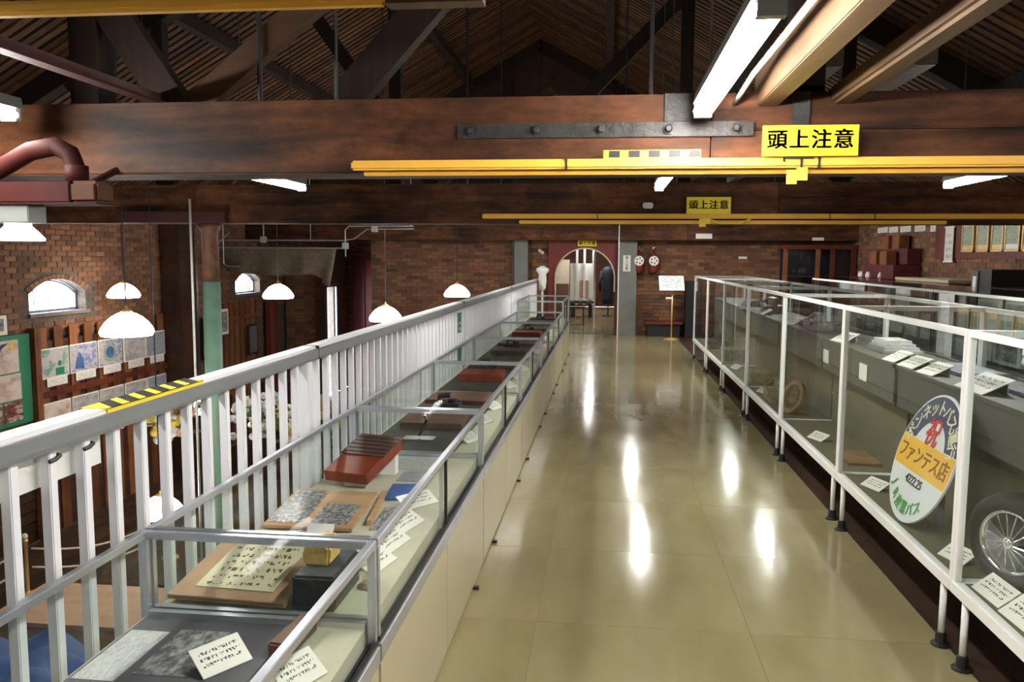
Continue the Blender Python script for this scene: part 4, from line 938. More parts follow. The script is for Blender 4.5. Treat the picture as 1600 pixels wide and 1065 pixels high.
# ochre bar near the top of the view, hung from the roof
ob = thing('guard_bar', 'ochre padded bar with a bare timber end hung high over the railing', 'guard bar', (-1.6, 1.9, 2.18))
build(MB().box(-2.0, -0.515, 1.885, 1.925, 2.178, 2.212), 'pad', 'yellow_pad', ob, bevel=0.01); build(MB().box(-0.515, -0.29, 1.88, 1.93, 2.176, 2.216), 'timber_end', 'joist_wood', ob)
for x in (-1.9, -0.4): build(MB().tube([(x, 1.905, 2.21), (x, 1.905, roof_z(x)-0.02)], 0.005, 6), 'hanger', 'iron', ob)

# ================================================================== FLUORESCENT LAMPS
def tube_lamp(x, y, label, z=2.115, L=1.2):
    t = thing('fluorescent_lamp', label, 'ceiling lamp', (x, y, z), 'fluorescent batten lamps')
    build(MB().prism([(x-0.034, z+0.026), (x+0.034, z+0.026), (x+0.026, z+0.068), (x-0.026, z+0.068)], y-L/2-0.03, y+L/2+0.03, 'y'), 'housing', 'column_grey', t)
    for s_ in (-1, 1): build(MB().box(x-0.03, x+0.03, y+s_*(L/2+0.004)-0.014, y+s_*(L/2+0.004)+0.014, z-0.022, z+0.03), 'lamp_holder', 'conduit', t)
    for dx in (-0.018, 0.018): build(MB().tube([(x+dx, y-L/2, z), (x+dx, y+L/2, z)], 0.0155, 10), 'tube', 'tube_glow', t, True)
    for s_ in (-1, 1): build(MB().tube([(x, y+s_*L*0.35, z+0.07), (x, y+s_*L*0.35, roof_z(x)-0.01 if y < 17 else 2.5)], 0.004, 6), 'suspension_rod', 'iron', t)
    return t
for (x, y, lab) in ((0.325, 2.38, 'fluorescent batten lamp beside the deep lit joist, before the bolted plate'), (0.37, 5.52, 'fluorescent batten lamp seen below the yellow bar over the walkway'),
        (0.52, 11.0, 'fluorescent batten lamp over the walkway beyond the second beam'), (0.51, 15.0, 'fluorescent batten lamp over the walkway near the red arch'),
        (2.33, 5.40, 'fluorescent batten lamp over the right-hand cases between the two beams'), (2.26, 11.2, 'fluorescent batten lamp over the right-hand cases beyond the second beam'), (2.32, 15.0, 'fluorescent batten lamp near the lectern'),
        (-2.22, 2.26, 'fluorescent batten lamp over the hall before the near beam'), (-2.32, 5.45, 'fluorescent batten lamp over the hall between the two beams'), (-2.35, 10.8, 'fluorescent batten lamp over the hall beyond the second beam'), (-2.9, 14.6, 'unseen fluorescent batten lamp added to light the far brick wall'),  # last one is an added lamp, hidden by the beam, for the far bricks
        (0.33, -0.9, 'fluorescent batten lamp added behind the viewpoint to light the foreground'), (2.3, 1.2, 'fluorescent batten lamp over the nearest right-hand case'),  # first one is an added lamp, out of view, for the foreground
        (-0.4, 19.4, 'unseen fluorescent batten lamp added inside the arch to brighten the room'), (-0.4, 22.2, 'fluorescent batten lamp in the room beyond the arch'), (-0.4, 24.6, 'fluorescent batten lamp at the back of the room beyond the arch')):  # first one is an added lamp, hidden above the arch, to brighten the room
    tube_lamp(x, y, lab, 2.30 if 10.9 < y < 20 else 2.115)
single(MB().tube([(0.465, -0.5, 2.20), (0.465, 2.3, 2.20), (0.455, 2.75, 2.19), (0.45, 3.09, 2.16)], 0.010, 8), 'electrical_conduit', 'column_grey', 'straight grey conduit running beside the near fluorescent lamp', 'conduit', smooth=True)

single(MB().box(0.33, 0.43, 7.93, 7.998, 2.075, 2.13), 'alarm_box', 'white_paint', 'small white alarm box on the second beam', 'alarm box', bevel=0.01)
# ================================================================== PENDANT LAMPS IN THE HALL
def pendant():
    t = thing('pendant_lamp', 'white', 'pendant lamp', (0, 0, 0), 'white bell-shaped pendant lamps')
    build(MB().lathe([(0.215, -0.02), (0.228, 0.012), (0.215, 0.05), (0.18, 0.10), (0.135, 0.145), (0.08, 0.178), (0.04, 0.19), (0.037, 0.183), (0.075, 0.171), (0.13, 0.138), (0.174, 0.094), (0.208, 0.046), (0.205, -0.02), (0.215, -0.02)], (0, 0, 0), 28, flute=0.012), 'shade', 'shade_glow', t, True)
    build(MB().lathe([(0.045, 0.183), (0.055, 0.197), (0.035, 0.215), (0.015, 0.225), (0.012, 0.245), (0.004, 0.25)], (0, 0, 0), 14), 'gallery_cap', 'gold', t, True)
    build(MB().ball((0, 0, 0.07), 0.045, 10, 8), 'bulb', 'shade_glow', t, True)
    build(MB().tube([(0, 0, 0.235), (0, 0, 1.0)], 0.006, 6), 'cord', 'dark_metal', t)
    return t
P = [(-7.03, 11.18, 1.00, 'glowing pendant lamp beside the left arched window'), (-4.29, 6.85, 0.90, 'largest glowing pendant lamp, in front of the row of wall photographs'),
     (-4.88, 11.68, 0.99, 'glowing pendant lamp by the hanging canvas'), (-2.61, 14.09, 0.93, 'glowing pendant lamp before the far brick wall, beside a grey column'),
     (-3.08, 11.12, 0.72, 'glowing pendant lamp half hidden behind the railing cap'), (-5.45, 10.35, -0.50, 'low hanging pendant lamp beside the green column'),
     (-4.65, 7.9, -1.12, 'low hanging pendant lamp near the rope barrier')]
p0 = pendant()
for i, (x, y, z, lab) in enumerate(P):
    o = p0 if i == 0 else copy_tree(p0, (x, y, z), lab)
    if i == 0: o.location = (x, y, z); o['label'] = lab
    cord = [c for c in o.children if c.name.startswith('cord')][0]
    me = cord.data.copy(); cord.data = me; top = roof_z(x) - z - 0.02
    for v in me.vertices:
        if v.co.z > 0.5: v.co.z = top
# ================================================================== COLUMN, RED STEEL, PIPES
c_ = thing('iron_column', 'round iron column painted pale green below and brown above', 'column', (-4.12, 8.12, ZL))
build(MB().lathe([(0.16, 0), (0.16, 0.05), (0.10, 0.12), (0.092, 0.2), (0.092, 3.63), (0.092, 3.63)], (-4.12, 8.12, ZL), 20), 'lower_shaft', 'green_paint', c_, True)
build(MB().lathe([(0.085, 3.63), (0.085, 4.15), (0.10, 4.17), (0.12, 4.228)], (-4.12, 8.12, ZL), 20), 'upper_shaft', 'rust_paint', c_, True)
single(MB().box(-5.02, -3.86, 7.93, 7.998, 1.935, 2.05), 'steel_bracket', 'red_steel', 'flat red steel plate fixed to the beam above the green column', 'bracket', bevel=0.004)
single(MB().tube([(-4.22, 7.916, ZL), (-4.22, 7.916, 1.0), (-4.22, 7.916, 2.17)], 0.013, 8), 'pipe', 'white_paint', 'thin white pipe running up beside the green column', 'pipe', smooth=True)
rc = thing('red_pipe_bracket', 'dark red steel bar with a curved red pipe elbow on top', 'pipe bracket', (-2.6, 2.8, 1.79))
build(MB().box(-3.6, -1.92, 2.75, 2.85, 1.787, 1.862), 'bar', 'shaded_red', rc, bevel=0.004); build(MB().box(-1.92, -1.812, 2.745, 2.855, 1.785, 1.864), 'end_block', 'shaded_rust', rc, bevel=0.012)
build(MB().box(-3.6, -1.81, 2.74, 2.86, 1.780, 1.787), 'flange', 'shaded_red', rc)
el = [(-2.9, 2.80, 1.78+0.02), (-2.45, 2.80, 1.80), (-2.25, 2.80, 1.90), (-2.10, 2.80, 1.975), (-2.00, 2.80, 1.992), (-1.945, 2.80, 1.965), (-1.925, 2.80, 1.91), (-1.922, 2.80, 1.86)]
build(MB().tube(el, 0.034, 14), 'elbow_pipe', 'shaded_red', rc, True); build(MB().lathe([(0.040, 0), (0.040, 0.06)], (-1.922, 2.80, 1.862), 14), 'collar', 'shaded_red', rc, True)
for x in (-3.3,): build(MB().box(x-0.03, x+0.03, 2.78, 3.1, 1.80, 1.85), 'arm', 'red_steel', rc)
build(MB().tube([(-1.96, 2.84, 1.83), (-1.96, 3.11, 1.94)], 0.014, 8), 'stay', 'shaded_red', rc)
sl = thing('box_lamp', 'small frosted shade under a grey box, hung below the red bar', 'lamp', (-2.16, 2.80, 1.65))
build(MB().box(-2.26, -2.085, 2.75, 2.85, 1.715, 1.779), 'gear_box', 'column_grey', sl, bevel=0.003)
build(MB().lathe([(0.085, 0), (0.088, 0.008), (0.07, 0.03), (0.045, 0.055), (0.045, 0.066)], (-2.165, 2.80, 1.65), 18), 'shade', 'lamp_frost', sl, True)
# conduits and junction boxes
cd = thing('electrical_conduit', 'grey conduit run with junction boxes hung across the hall', 'conduit', (-5.6, 15.0, 1.8))
for z, xa, xb, r in ((1.90, -7.695, -4.95, 0.013), (1.755, -7.695, -4.95, 0.014)): build(MB().tube([(xa, 15.0, z), (xb, 15.0, z)], r, 8), 'pipe', 'conduit', cd)
build(MB().tube([(-4.92, 15.0, 1.60), (-4.92, 15.0, 2.10), (-4.84, 15.0, 2.17), (-3.6, 15.0, 2.17)], 0.013, 6).tube([(-4.95, 15.0, 1.90), (-4.75, 15.0, 1.93), (-4.5, 15.0, 2.11), (-3.6, 15.0, 2.12)], 0.011, 6), 'pipe', 'conduit', cd)
build(MB().tube([(-7.32, 14.95, 2.5), (-7.32, 14.95, 1.45), (-7.25, 14.95, 1.40), (-7.0, 14.95, 1.40)], 0.013, 6).tube([(-6.53, 15.0, 1.90), (-6.53, 15.0, 3.0)], 0.010, 6), 'pipe', 'conduit', cd)
for (x, z) in ((-6.53, 1.91), (-4.92, 1.80), (-4.35, 2.12)): build(MB().box(x-0.055, x+0.055, 14.96, 15.04, z-0.06, z+0.06), 'junction_box', 'conduit', cd, bevel=0.006)
build(MB().tube([(-3.65, 15.0, 2.17), (-3.65, 15.0, 4.2)], 0.006, 6).tube([(-5.6, 15.0, 1.9), (-5.6, 15.0, 3.5)], 0.006, 6), 'hanger', 'conduit', cd)
# canvas hung from the conduit
nx, nz = 26, 8; vs = []; fs = []
for side in (0, 1):
    for j in range(nz+1):
        for i in range(nx+1):
            u = i/nx; v = j/nz; drop = 0.42 + 0.10*math.sin(u*PI*1.0) + (0.30*max(0, (u-0.78)/0.22) if u > 0.78 else 0)
            x = -7.4 + 2.3*u - (0.12*v if u > 0.9 else 0); z = 1.742 - drop*v; y = 15.0 + 0.06*math.sin(u*22+v*2)*v + 0.25*v*(1-u)*0.6 + side*0.012
            vs.append((x, y, z))
W = nx+1; o2 = W*(nz+1)
for j in range(nz):
    for i in range(nx):
        a = j*W+i; fs.append((a, a+1, a+W+1, a+W)); fs.append((o2+a, o2+a+W, o2+a+W+1, o2+a+1))
for i in range(nx): fs += [(i, o2+i, o2+i+1, i+1), (nz*W+i, nz*W+i+1, o2+nz*W+i+1, o2+nz*W+i)]
for j in range(nz): fs += [(j*W, j*W+W, o2+j*W+W, o2+j*W), (j*W+nx, o2+j*W+nx, o2+j*W+W+nx, j*W+W+nx)]
single(MB().add(vs, fs), 'hanging_canvas', 'canvas', 'brown canvas sheet sagging from the conduit above the hall', 'canvas', smooth=True)
single(MB().tube([(-7.695, 14.9, 1.60), (-7.15, 14.9, 2.05)], 0.012, 6), 'rod', 'conduit', 'short slanting metal rod at the corner of the canvas', 'rod')
# dark posts at the left wall and brick pier
single(MB().box(-7.658, -7.32, 13.31, 13.86, ZL, 2.42), 'timber_post', 'dark_plank', 'heavy near-black timber post against the left wall beside the photographs', 'post', bevel=0.01)
pr = thing('brick_pier', 'narrow brick pier beside the daylit doorway', 'pier', (-7.4, 19.1, ZL))
build(MB().box(-7.658, -7.2, 18.75, 19.5, ZL, 1.45), 'core', 'mortar', pr)
m2 = MB()
for j in range(48):
    z = ZL + j*0.078
    for i in range(2): m2.box(-7.645+i*0.225, -7.43+i*0.225, 18.742, 18.75, z, z+0.066)
    for i in range(3): m2.box(-7.2, -7.192, 18.76+i*0.245, 18.99+i*0.245, z, z+0.066)
build(m2, 'brick_courses', 'brick', pr, kind='stuff')
rp_ = thing('red_pillar', 'dark red painted board door leaning beside the brick pier', 'board door', (-7.5, 17.75, ZL))
build(MB().box(-7.62, -7.55, 17.5, 17.95, ZL, 0.60), 'board', 'red_panel', rp_); build(MB().box(-7.55, -7.52, 17.5, 17.56, ZL, 0.6).box(-7.55, -7.52, 17.89, 17.95, ZL, 0.6), 'batten', 'red_wood', rp_)
fence = thing('slat_partition', 'reddish vertical slat partition below the small arched window', 'partition', (-7.55, 16.2, ZL))
for k in range(8): build(MB().box(-7.6, -7.57, 15.15+k*0.25, 15.30+k*0.25, ZL, 0.66), 'slat', 'panel_wood', fence)
build(MB().box(-7.57, -7.54, 15.1, 17.15, 0.30, 0.38), 'rail', 'panel_wood', fence); build(MB().box(-7.57, -7.54, 15.1, 17.15, -1.2, -1.1), 'rail', 'panel_wood', fence)
for (y, z0, z1, lab) in ((14.72, -0.35, 0.45, 'pale framed notice to the left of the slat partition'), (15.25, 0.05, 0.55, 'small framed photograph on the slat partition'), (16.6, -0.5, 0.15, 'dark framed board below the slat partition'),):
    f = thing('framed_notice', lab, 'notice', (-7.5, y, z0)); build(MB().box(-7.54, -7.515, y-0.22, y+0.22, z0, z1), 'frame', 'paper' if 'dark' not in lab else 'black', f); build(MB().box(-7.514, -7.51, y-0.17, y+0.17, z0+0.05, z1-0.05), 'print', 'photo_bw_4' if 'dark' not in lab else 'grey_folder', f)
# ================================================================== PHOTOGRAPH WALL IN THE HALL
pb = thing('photo_screen', 'dark red timber screen carrying two rows of photographs on the left wall', 'screen', (-7.66, 11.7, ZL))
build(MB().box(-7.668, -7.655, 10.05, 13.3, ZL+0.02, 0.42), 'backing', 'dark_plank', pb)
for k in range(10): build(MB().box(-7.655, -7.63, 10.12+k*0.33, 10.30+k*0.33, ZL+0.02, 0.60), 'board', 'panel_wood', pb)
build(MB().box(-7.63, -7.60, 10.05, 13.3, -0.36, -0.27), 'shelf_rail', 'red_wood', pb)
build(MB().box(-7.66, -7.56, 9.97, 10.08, ZL+0.02, 0.62), 'end_post', 'panel_wood', pb)
rows = ((10.13, 10.71), (10.745, 11.36), (11.395, 12.0), (12.05, 12.65), (12.68, 13.26))
names = (('photo_teal', 'pale photograph with a green figure'), ('photo_blue', 'photograph with a bright blue object'), ('photo_blue', 'photograph of a blue round emblem'), ('photo_grey', 'greyish street photograph'), ('photo_street', 'dark blue street photograph'))
for k, (ya, yb) in enumerate(rows):
    f = thing('wall_photograph', names[k][1] + ' in the upper row, %s from the green board' % ORD[k], 'photograph', (-7.6, (ya+yb)/2, -0.2), 'upper photographs on the screen')
    build(MB().box(-7.63, -7.612, ya, yb, -0.10, 0.315), 'mount', 'paper', f); build(MB().box(-7.6118, -7.609, ya+0.015, yb-0.015, -0.085, 0.30), 'print', names[k][0], f)
    build(MB().box(-7.612, -7.604, ya+0.10, yb-0.06, -0.215, -0.095), 'caption', 'caption_print', f)
    if k == 0: build(MB().box(-7.609, -7.607, 10.42, 10.60, -0.07, 0.03).ball((-7.608, 10.51, 0.09), 0.04, 10, 6, (0.05, 1, 1)), 'figure', 'board_green', f)
    if k == 1: build(MB().prism([(10.83, -0.04), (11.05, -0.06), (11.02, 0.10), (10.95, 0.19), (10.88, 0.10)], -7.609, -7.607, 'x'), 'figure', 'blue_sheet', f)
    if k == 2: build(MB().prism([(11.68+0.17*math.cos(t*PI/12), 0.11+0.15*math.sin(t*PI/12)) for t in range(24)], -7.609, -7.607, 'x'), 'emblem', 'photo_olive', f); build(MB().prism([(11.68+0.10*math.cos(t*PI/12), 0.11+0.09*math.sin(t*PI/12)) for t in range(24)], -7.607, -7.605, 'x'), 'emblem_centre', 'blue_sheet', f)
    f = thing('wall_photograph', 'pale photograph in the lower row, %s from the green board' % ORD[k], 'photograph', (-7.6, (ya+yb)/2, -0.95), 'lower photographs on the screen')
    build(MB().box(-7.63, -7.612, ya, yb, -0.92, -0.44), 'mount', 'paper', f); build(MB().box(-7.6118, -7.609, ya+0.015, yb-0.015, -0.90, -0.455), 'print', ('photo_warm', 'photo_grey', 'photo_grey', 'photo_grey', 'photo_street')[k], f)
gb = thing('notice_board', 'green framed board with three prints beside the photograph screen', 'notice board', (-7.6, 9.5, -0.7))
build(MB().box(-7.67, -7.62, 8.6, 9.95, -0.62, 0.56), 'frame', 'board_green', gb, bevel=0.004)
build(MB().box(-7.62, -7.61, 8.75, 9.72, 0.08, 0.50), 'print', 'photo_warm', gb); build(MB().box(-7.62, -7.61, 8.75, 9.74, -0.28, 0.06), 'print', 'photo_warm', gb)
build(MB().box(-7.62, -7.61, 8.75, 9.38, -0.56, -0.30).box(-7.62, -7.61, 9.42, 9.74, -0.56, -0.30), 'print', 'photo_red', gb)
build(MB().prism([(9.30, 0.36), (9.42, 0.46), (9.55, 0.47), (9.42, 0.40), (9.34, 0.28)], -7.61, -7.608, 'x'), 'swoosh', 'navy', gb); build(MB().prism([(9.52, 0.42), (9.66, 0.48), (9.62, 0.38)], -7.61, -7.608, 'x'), 'swoosh', 'sign_orange', gb)
f = thing('framed_notice', 'small white framed notice above the green board', 'notice', (-7.66, 9.2, 0.57)); build(MB().box(-7.69, -7.67, 8.9, 9.62, 0.57, 0.82), 'frame', 'paper', f); build(MB().box(-7.67, -7.667, 9.0, 9.56, 0.62, 0.78), 'print', 'photo_bw_2', f)
f = thing('wall_plaque', 'pale tan plaque with print under the green board', 'plaque', (-7.64, 9.5, -0.9)); build(MB().box(-7.67, -7.63, 8.8, 10.0, -0.86, -0.66), 'frame', 'tan_wood', f); build(MB().box(-7.63, -7.627, 8.9, 9.9, -0.84, -0.70), 'print', 'photo_warm', f)
# ---- hall floor: rope barrier, crate, blue sheet, flowers
def stanchion(x, y, lab):
    t = thing('rope_stanchion', lab, 'stanchion', (x, y, ZL), 'rope barrier posts')
    build(MB().lathe([(0.11, 0), (0.11, 0.02), (0.03, 0.04), (0.024, 0.06), (0.024, 0.62), (0.034, 0.63), (0.034, 0.66), (0.015, 0.67)], (x, y, ZL), 14), 'post', 'gold', t, True); build(MB().ball((x, y, ZL+0.70), 0.035, 12, 8), 'finial', 'petal_white', t, True); return t
S = [(-6.55, 8.3), (-5.55, 9.6), (-7.2, 7.0)]
for k, s_ in enumerate(S): stanchion(*s_, ('gold rope stanchion joined to ropes on both sides, by the crate', 'gold rope stanchion near the white flowers', 'gold rope stanchion close to the left wall')[k])
for (a, b2, lab) in ((S[0], S[1], 'pair of pale ropes sagging towards the green column'), (S[2], S[0], 'pair of pale ropes sagging towards the left wall')):
    t = thing('barrier_rope', lab, 'rope', ((a[0]+b2[0])/2, (a[1]+b2[1])/2, ZL+0.4))
    for z0 in (0.56, 0.34): build(MB().tube([(a[0]+(b2[0]-a[0])*u, a[1]+(b2[1]-a[1])*u, ZL+z0-0.16*math.sin(PI*u)) for u in [0.035+0.93*i/12 for i in range(13)]], 0.013, 6), 'rope', 'rope', t, True)
cr = thing('wooden_crate', 'large pale wooden crate on the hall floor seen through the railing', 'crate', (-4.3, 6.35, ZL))
build(MB().box(-5.1, -3.6, 6.0, 6.75, ZL, -1.48), 'body', 'tan_wood', cr)
for k in range(4): build(MB().box(-5.12, -3.58, 5.985, 6.0, ZL+0.03+k*0.2, ZL+0.21+k*0.2), 'plank', 'tan_wood', cr)
build(MB().box(-5.14, -3.56, 5.97, 6.78, -1.48, -1.44), 'lid', 'tan_folder', cr)
nx, ny = 24, 14; vs = []; fs = []
for j in range(ny+1):
    for i in range(nx+1):
        u = i/nx; v = j/ny; e = min(u, 1-u, v, 1-v); hgt = min(1, e*5); x = -5.3+1.7*u; y = 4.8+1.15*v
        vs.append((x, y, ZL+0.85*hgt+0.05*math.sin(u*17+v*5)*hgt+0.06*math.sin(v*23-u*7)*hgt+0.002))
W = nx+1
for j in range(ny):
    for i in range(nx): a = j*W+i; fs.append((a, a+1, a+W+1, a+W))
o2 = len(vs); vs += [(x, y, ZL+0.001) for (x, y, z) in vs]; fs += [tuple(o2+q for q in reversed(f_)) for f_ in list(fs)]
rim_ = [i for i in range(W)] + [j*W+nx for j in range(1, ny+1)] + [ny*W+i for i in range(nx-1, -1, -1)] + [j*W for j in range(ny-1, 0, -1)]
fs += [(rim_[i], o2+rim_[i], o2+rim_[(i+1) % len(rim_)], rim_[(i+1) % len(rim_)]) for i in range(len(rim_))]
single(MB().add(vs, fs), 'blue_sheet', 'blue_sheet', 'rumpled blue sheet covering goods on the hall floor beside the crate', 'sheet', smooth=True)
def bouquet(x, y, z, mats, lab):
    t = thing('flower_stand', lab, 'flowers', (x, y, ZL)); build(MB().tube([(x, y, ZL), (x, y, z-0.2)], 0.02, 8).lathe([(0.18, 0), (0.18, 0.02)], (x, y, ZL), 12), 'stand', 'dark_metal', t)
    build(MB().lathe([(0.08, -0.2), (0.13, 0.0), (0.12, 0.0)], (x, y, z), 14), 'pot', 'petal_white', t)
    m_l = MB()
    for k in range(40): m_l.ball((x+max(-0.36, min(0.36, random.gauss(0, 0.18))), y+max(-0.36, min(0.36, random.gauss(0, 0.18))), z+0.06+random.gauss(0, 0.11)), 0.055, 6, 4, (1, 1, 0.4))
    build(m_l, 'leaves', 'leaf', t, kind='stuff')
    for mt_ in mats:
        m_f = MB()
        for k in range(24): m_f.ball((x+max(-0.4, min(0.4, random.gauss(0, 0.20))), y+max(-0.4, min(0.4, random.gauss(0, 0.20))), z+0.14+random.gauss(0, 0.13)), 0.035+0.025*rnd(), 7, 5)
        build(m_f, 'blossoms', mt_, t, kind='stuff')
bouquet(-5.15, 8.9, -0.38, ('petal_yellow', 'petal_pink', 'petal_white'), 'stand of yellow, pink and white flowers in the hall behind the striped tape')
bouquet(-4.55, 10.3, -0.62, ('petal_white', 'petal_white'), 'stand of white flowers in the hall behind the railing')
bouquet(-3.55, 8.9, -0.45, ('petal_yellow', 'petal_white'), 'stand of yellow and white flowers behind the railing, right of the green column')
ck = thing('round_clock', 'round tan disc ornament on a dark stand in the hall', 'ornament', (-3.5, 9.6, ZL))
build(MB().lathe([(0.13, -0.03), (0.15, -0.02), (0.15, 0.02), (0.13, 0.03)], n=24, M=Matrix.Translation((-3.5, 9.6, -0.25)) @ Matrix.Rotation(PI/2, 4, 'X') @ Matrix.Rotation(0.4, 4, 'Y')), 'disc', 'tan_wood', ck, True); build(MB().box(-3.53, -3.47, 9.57, 9.63, ZL, -0.38), 'stand', 'dark_metal', ck)

# ================================================================== FAR WALL OF THE GALLERY
for (x0, x1, z1, lab) in ((0.215, 0.61, 1.962, 'grey steel column with a white notice beside the red arch'), (-1.96, -1.65, 1.962, 'grey steel column on the brick wall left of the red arch')):
    t = thing('steel_column', lab, 'column', ((x0+x1)/2, 17.1, 0 if x0 > 0 else -0.6)); zb = 0.0 if x0 > 0 else ZL
    w = x1-x0; build(MB().box(x0+w*0.46, x1-w*0.46, 17.02, 17.19, zb, z1), 'web', 'column_grey', t); build(MB().box(x0, x1, 17.0, 17.02, zb, z1).box(x0, x1, 17.17, 17.19, zb, z1), 'flange', 'column_grey', t)
    build(MB().box(x0+0.005, x0+0.03, 16.994, 17.0, zb, z1), 'edge', 'dark_metal', t)
f = thing('column_notice', 'narrow white notice with black characters on the grey column', 'notice', (0.40, 16.99, 1.34))
build(MB().box(0.33, 0.48, 16.992, 16.9985, 1.33, 1.66), 'plate', 'white_card', f)
m2 = MB()
for k, ch in enumerate('頭上注意'):
    vs, fs = text_geo(ch, 0.07); m2.add(vs, fs, frame_mat((0.405, 16.990, 1.61-k*0.075), (1, 0, 0), (0, 0, 1)))
build(m2, 'lettering', 'black', f)
single(MB().tube([(0.235, 16.72, 0.0), (0.235, 16.72, 2.5)], 0.012, 8), 'pole', 'white_paint', 'slim white pole standing before the edge of the arch', 'pole')
for x in (0.655, 0.955):
    t = thing('signal_lantern', 'dark red hanging lantern with a pale patterned round face', 'lantern', (x, 17.1, 1.3), 'pair of hanging lanterns')
    build(MB().lathe([(0.07, 0), (0.10, 0.02), (0.105, 0.12), (0.11, 0.30), (0.08, 0.38), (0.03, 0.42), (0.02, 0.45)], (x, 17.08, 1.30), 16), 'body', 'red_panel', t, True)
    M = Matrix.Translation((x, 16.975, 1.55)) @ Matrix.Rotation(PI/2, 4, 'X'); fc = build(MB().lathe([(0.095, -0.03), (0.10, 0.0), (0.09, 0.006)], n=20, M=M), 'face', 'white_card', t)
    for k in range(5): build(MB().lathe([(0.018, 0.006), (0.018, 0.009)], n=8, M=M @ Matrix.Translation((0.055*math.cos(k*1.257), 0.055*math.sin(k*1.257), 0))), 'dot', 'red_panel', fc)
    build(MB().tube([(x, 17.08, 1.75), (x-0.02, 17.06, 1.80), (x+0.02, 17.06, 1.85), (x+0.05, 17.08, 1.87)], 0.013, 8), 'hook', 'chrome', t, True)
    build(MB().tube([(x+0.05, 17.08, 1.87), (x+0.05, 17.19, 1.87)], 0.008, 6), 'peg', 'iron', t)
le = thing('lectern', 'slim stand with a slanted white information panel', 'lectern', (1.30, 16.4, 0))
build(MB().lathe([(0.16, 0), (0.16, 0.012), (0.02, 0.03)], (1.30, 16.4, 0), 18), 'base', 'gold', le, True); build(MB().tube([(1.30, 16.4, 0.02), (1.30, 16.4, 1.03)], 0.016, 8), 'pole', 'gold', le, True)
M = Matrix.Translation((1.285, 16.30, 0.965)) @ Matrix.Rotation(0.06, 4, 'Z') @ Matrix.Rotation(math.radians(52), 4, 'X')
build(MB().box(-0.245, 0.245, 0.0, 0.36, 0, 0.02, M), 'panel', 'poster_print', le); build(MB().box(-0.25, 0.25, 0.36, 0.38, -0.005, 0.025, M), 'top_edge', 'black', le)
build(MB().box(1.17, 1.30, 16.38, 16.385, 0.80, 0.84), 'plate', 'white_card', le)
single(MB().box(1.60, 1.92, 16.75, 17.15, 0, 1.15), 'black_cabinet', 'black', 'narrow black cabinet standing behind the lectern', 'cabinet', bevel=0.01)
st = thing('low_bench', 'low dark red bench with a black base behind the lectern', 'bench', (1.15, 16.95, 0))
build(MB().box(0.80, 1.55, 16.85, 17.15, 0.26, 0.31), 'seat', 'red_panel', st); build(MB().box(0.85, 1.5, 16.9, 17.12, 0, 0.26), 'base', 'black', st)
for (x0, x1, z0, z1, lab) in ((1.76, 2.08, 2.0, 2.10, 'cream lettered plate on the far beam near the lectern'), (4.02, 4.24, 1.97, 2.03, 'white lettered plate above the glazed cabinet')):
    single(MB().box(x0, x1, 16.742, 16.7495, z0, z1), 'name_plate', 'white_card', lab, 'plate')
single(MB().box(2.68, 2.85, 17.185, 17.193, 1.60, 1.65), 'name_plate', 'white_card', 'small white plate on the far bricks beyond the cases', 'plate')
cb = thing('glazed_cabinet', 'dark red wood glazed cabinet against the far wall', 'cabinet', (4.2, 17.0, 0))
build(MB().box(3.50, 4.86, 16.72, 17.18, 0, 0.12), 'plinth', 'red_wood', cb); build(MB().box(3.50, 4.86, 17.14, 17.18, 0.12, 1.86), 'back', 'navy_cloth', cb)
build(MB().box(3.46, 4.88, 16.70, 17.18, 1.80, 1.88), 'cornice', 'red_wood', cb)
for x in (3.52, 4.14, 4.42, 4.82): build(MB().box(x-0.04, x+0.04, 16.72, 16.78, 0.12, 1.80), 'stile', 'panel_wood' if x < 4.3 else 'red_wood', cb)
for z in (0.7, 1.25): build(MB().box(3.56, 4.80, 16.80, 17.13, z, z+0.02), 'shelf', 'red_wood', cb)
for (xa, xb) in ((3.56, 4.10), (4.18, 4.38), (4.46, 4.78)): build(MB().box(xa, xb, 16.745, 16.75, 0.12, 1.80), 'pane', 'clear_glass', cb)
wl2 = thing('wall_spotlight', 'small white spotlight on the brick left of the arch', 'spotlight', (-1.45, 17.0, 1.72))
build(MB().tube([(-1.42, 17.1, 1.76), (-1.33, 17.0, 1.70)], 0.03, 10), 'head', 'white_paint', wl2); build(MB().box(-1.52, -1.42, 17.09, 17.198, 1.75, 1.79), 'arm', 'dark_metal', wl2)
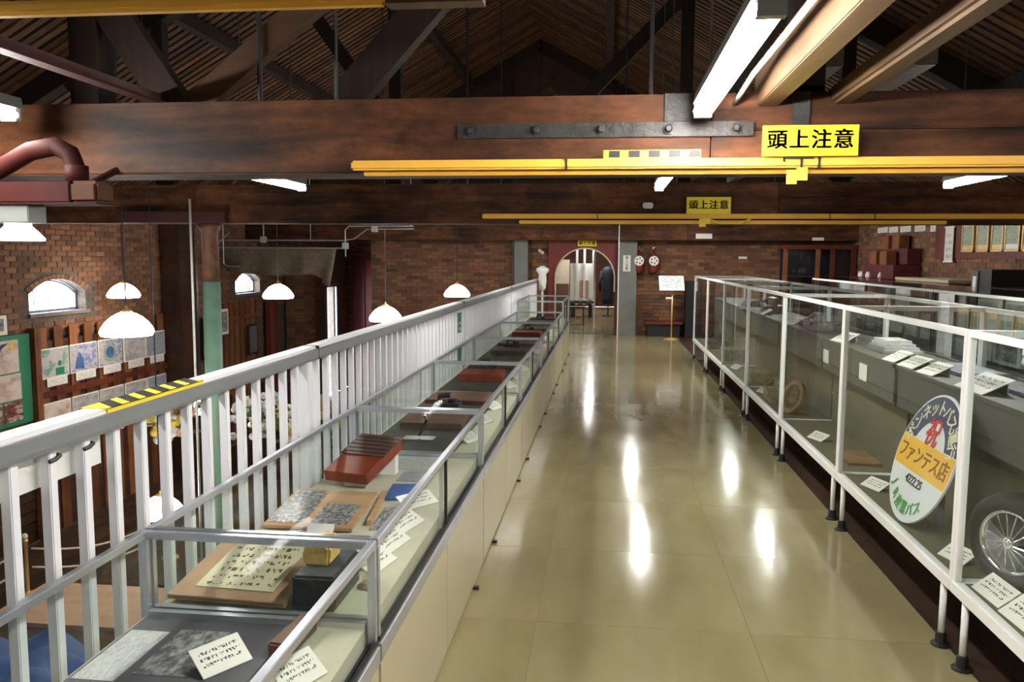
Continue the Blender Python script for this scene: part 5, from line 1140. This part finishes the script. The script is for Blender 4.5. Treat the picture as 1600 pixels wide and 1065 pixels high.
# ---- things in the room beyond the arch
vc = thing('white_showcase', 'tall white glazed showcase in the room beyond the arch', 'showcase', (-0.6, 22.2, 0))
for x in (-0.80, -0.60, -0.36): build(MB().box(x-0.03, x+0.03, 22.0, 22.06, 0.35, 2.1), 'upright', 'white_paint', vc)
build(MB().box(-0.98, -0.34, 22.06, 22.5, 0.45, 1.45), 'body', 'white_card', vc); build(MB().box(-0.72, -0.48, 22.02, 22.06, 0.55, 1.0), 'panel', 'tan_folder', vc)
build(MB().box(-1.0, -0.32, 22.0, 22.5, 0.38, 0.45), 'base', 'grey_board', vc); build(MB().box(-0.95, -0.85, 22.05, 22.45, 0, 0.38).box(-0.48, -0.38, 22.05, 22.45, 0, 0.38), 'leg', 'black', vc)
build(MB().box(-0.47, -0.37, 21.99, 22.0, 0.5, 1.2), 'strip', 'white_paint', vc)
st = thing('black_stool', 'small black bench before the white showcase', 'stool', (-0.72, 19.6, 0))
build(MB().box(-0.92, -0.5, 19.45, 19.75, 0.40, 0.44), 'seat', 'black', st)
for (x, y) in ((-0.88, 19.5), (-0.54, 19.5), (-0.88, 19.7), (-0.54, 19.7)): build(MB().tube([(x, y, 0), (x, y, 0.4)], 0.014, 6), 'leg', 'black', st)
single(MB().tube([(-0.27, 18.4, 0), (-0.27, 18.4, 2.5)], 0.022, 8), 'pole', 'white_paint', 'white pole standing in the room beyond the arch', 'pole')
single(MB().box(-1.75, -1.05, 23.0, 23.1, 0.001, 1.55), 'cream_panel', 'cream_wall', 'cream upright panel in the room beyond the arch', 'panel')
single(MB().box(-1.5, -0.95, 20.4, 20.75, 0.001, 0.95), 'dark_counter', 'book_brown', 'dark topped counter beside the white showcase', 'counter', bevel=0.01)
uf = thing('uniform_stand', 'dark blue uniform coat on a stand in the room beyond the arch', 'coat', (0.05, 22.6, 0))
build(MB().lathe([(0.16, 0.35), (0.17, 0.5), (0.14, 0.95), (0.19, 1.20), (0.15, 1.32), (0.05, 1.38)], (0.05, 22.6, 0), 16), 'coat', 'navy_cloth', uf, True)
for s_ in (-1, 1): build(MB().tube([(0.05+s_*0.16, 22.58, 1.24), (0.05+s_*0.24, 22.56, 0.95), (0.05+s_*0.22, 22.52, 0.68)], [0.06, 0.055, 0.045], 10), 'sleeve', 'navy_cloth', uf, True)
build(MB().tube([(0.05, 22.6, 0.02), (0.05, 22.6, 0.4)], 0.02, 8).lathe([(0.15, 0), (0.15, 0.02)], (0.05, 22.6, 0), 14), 'stand', 'iron', uf)
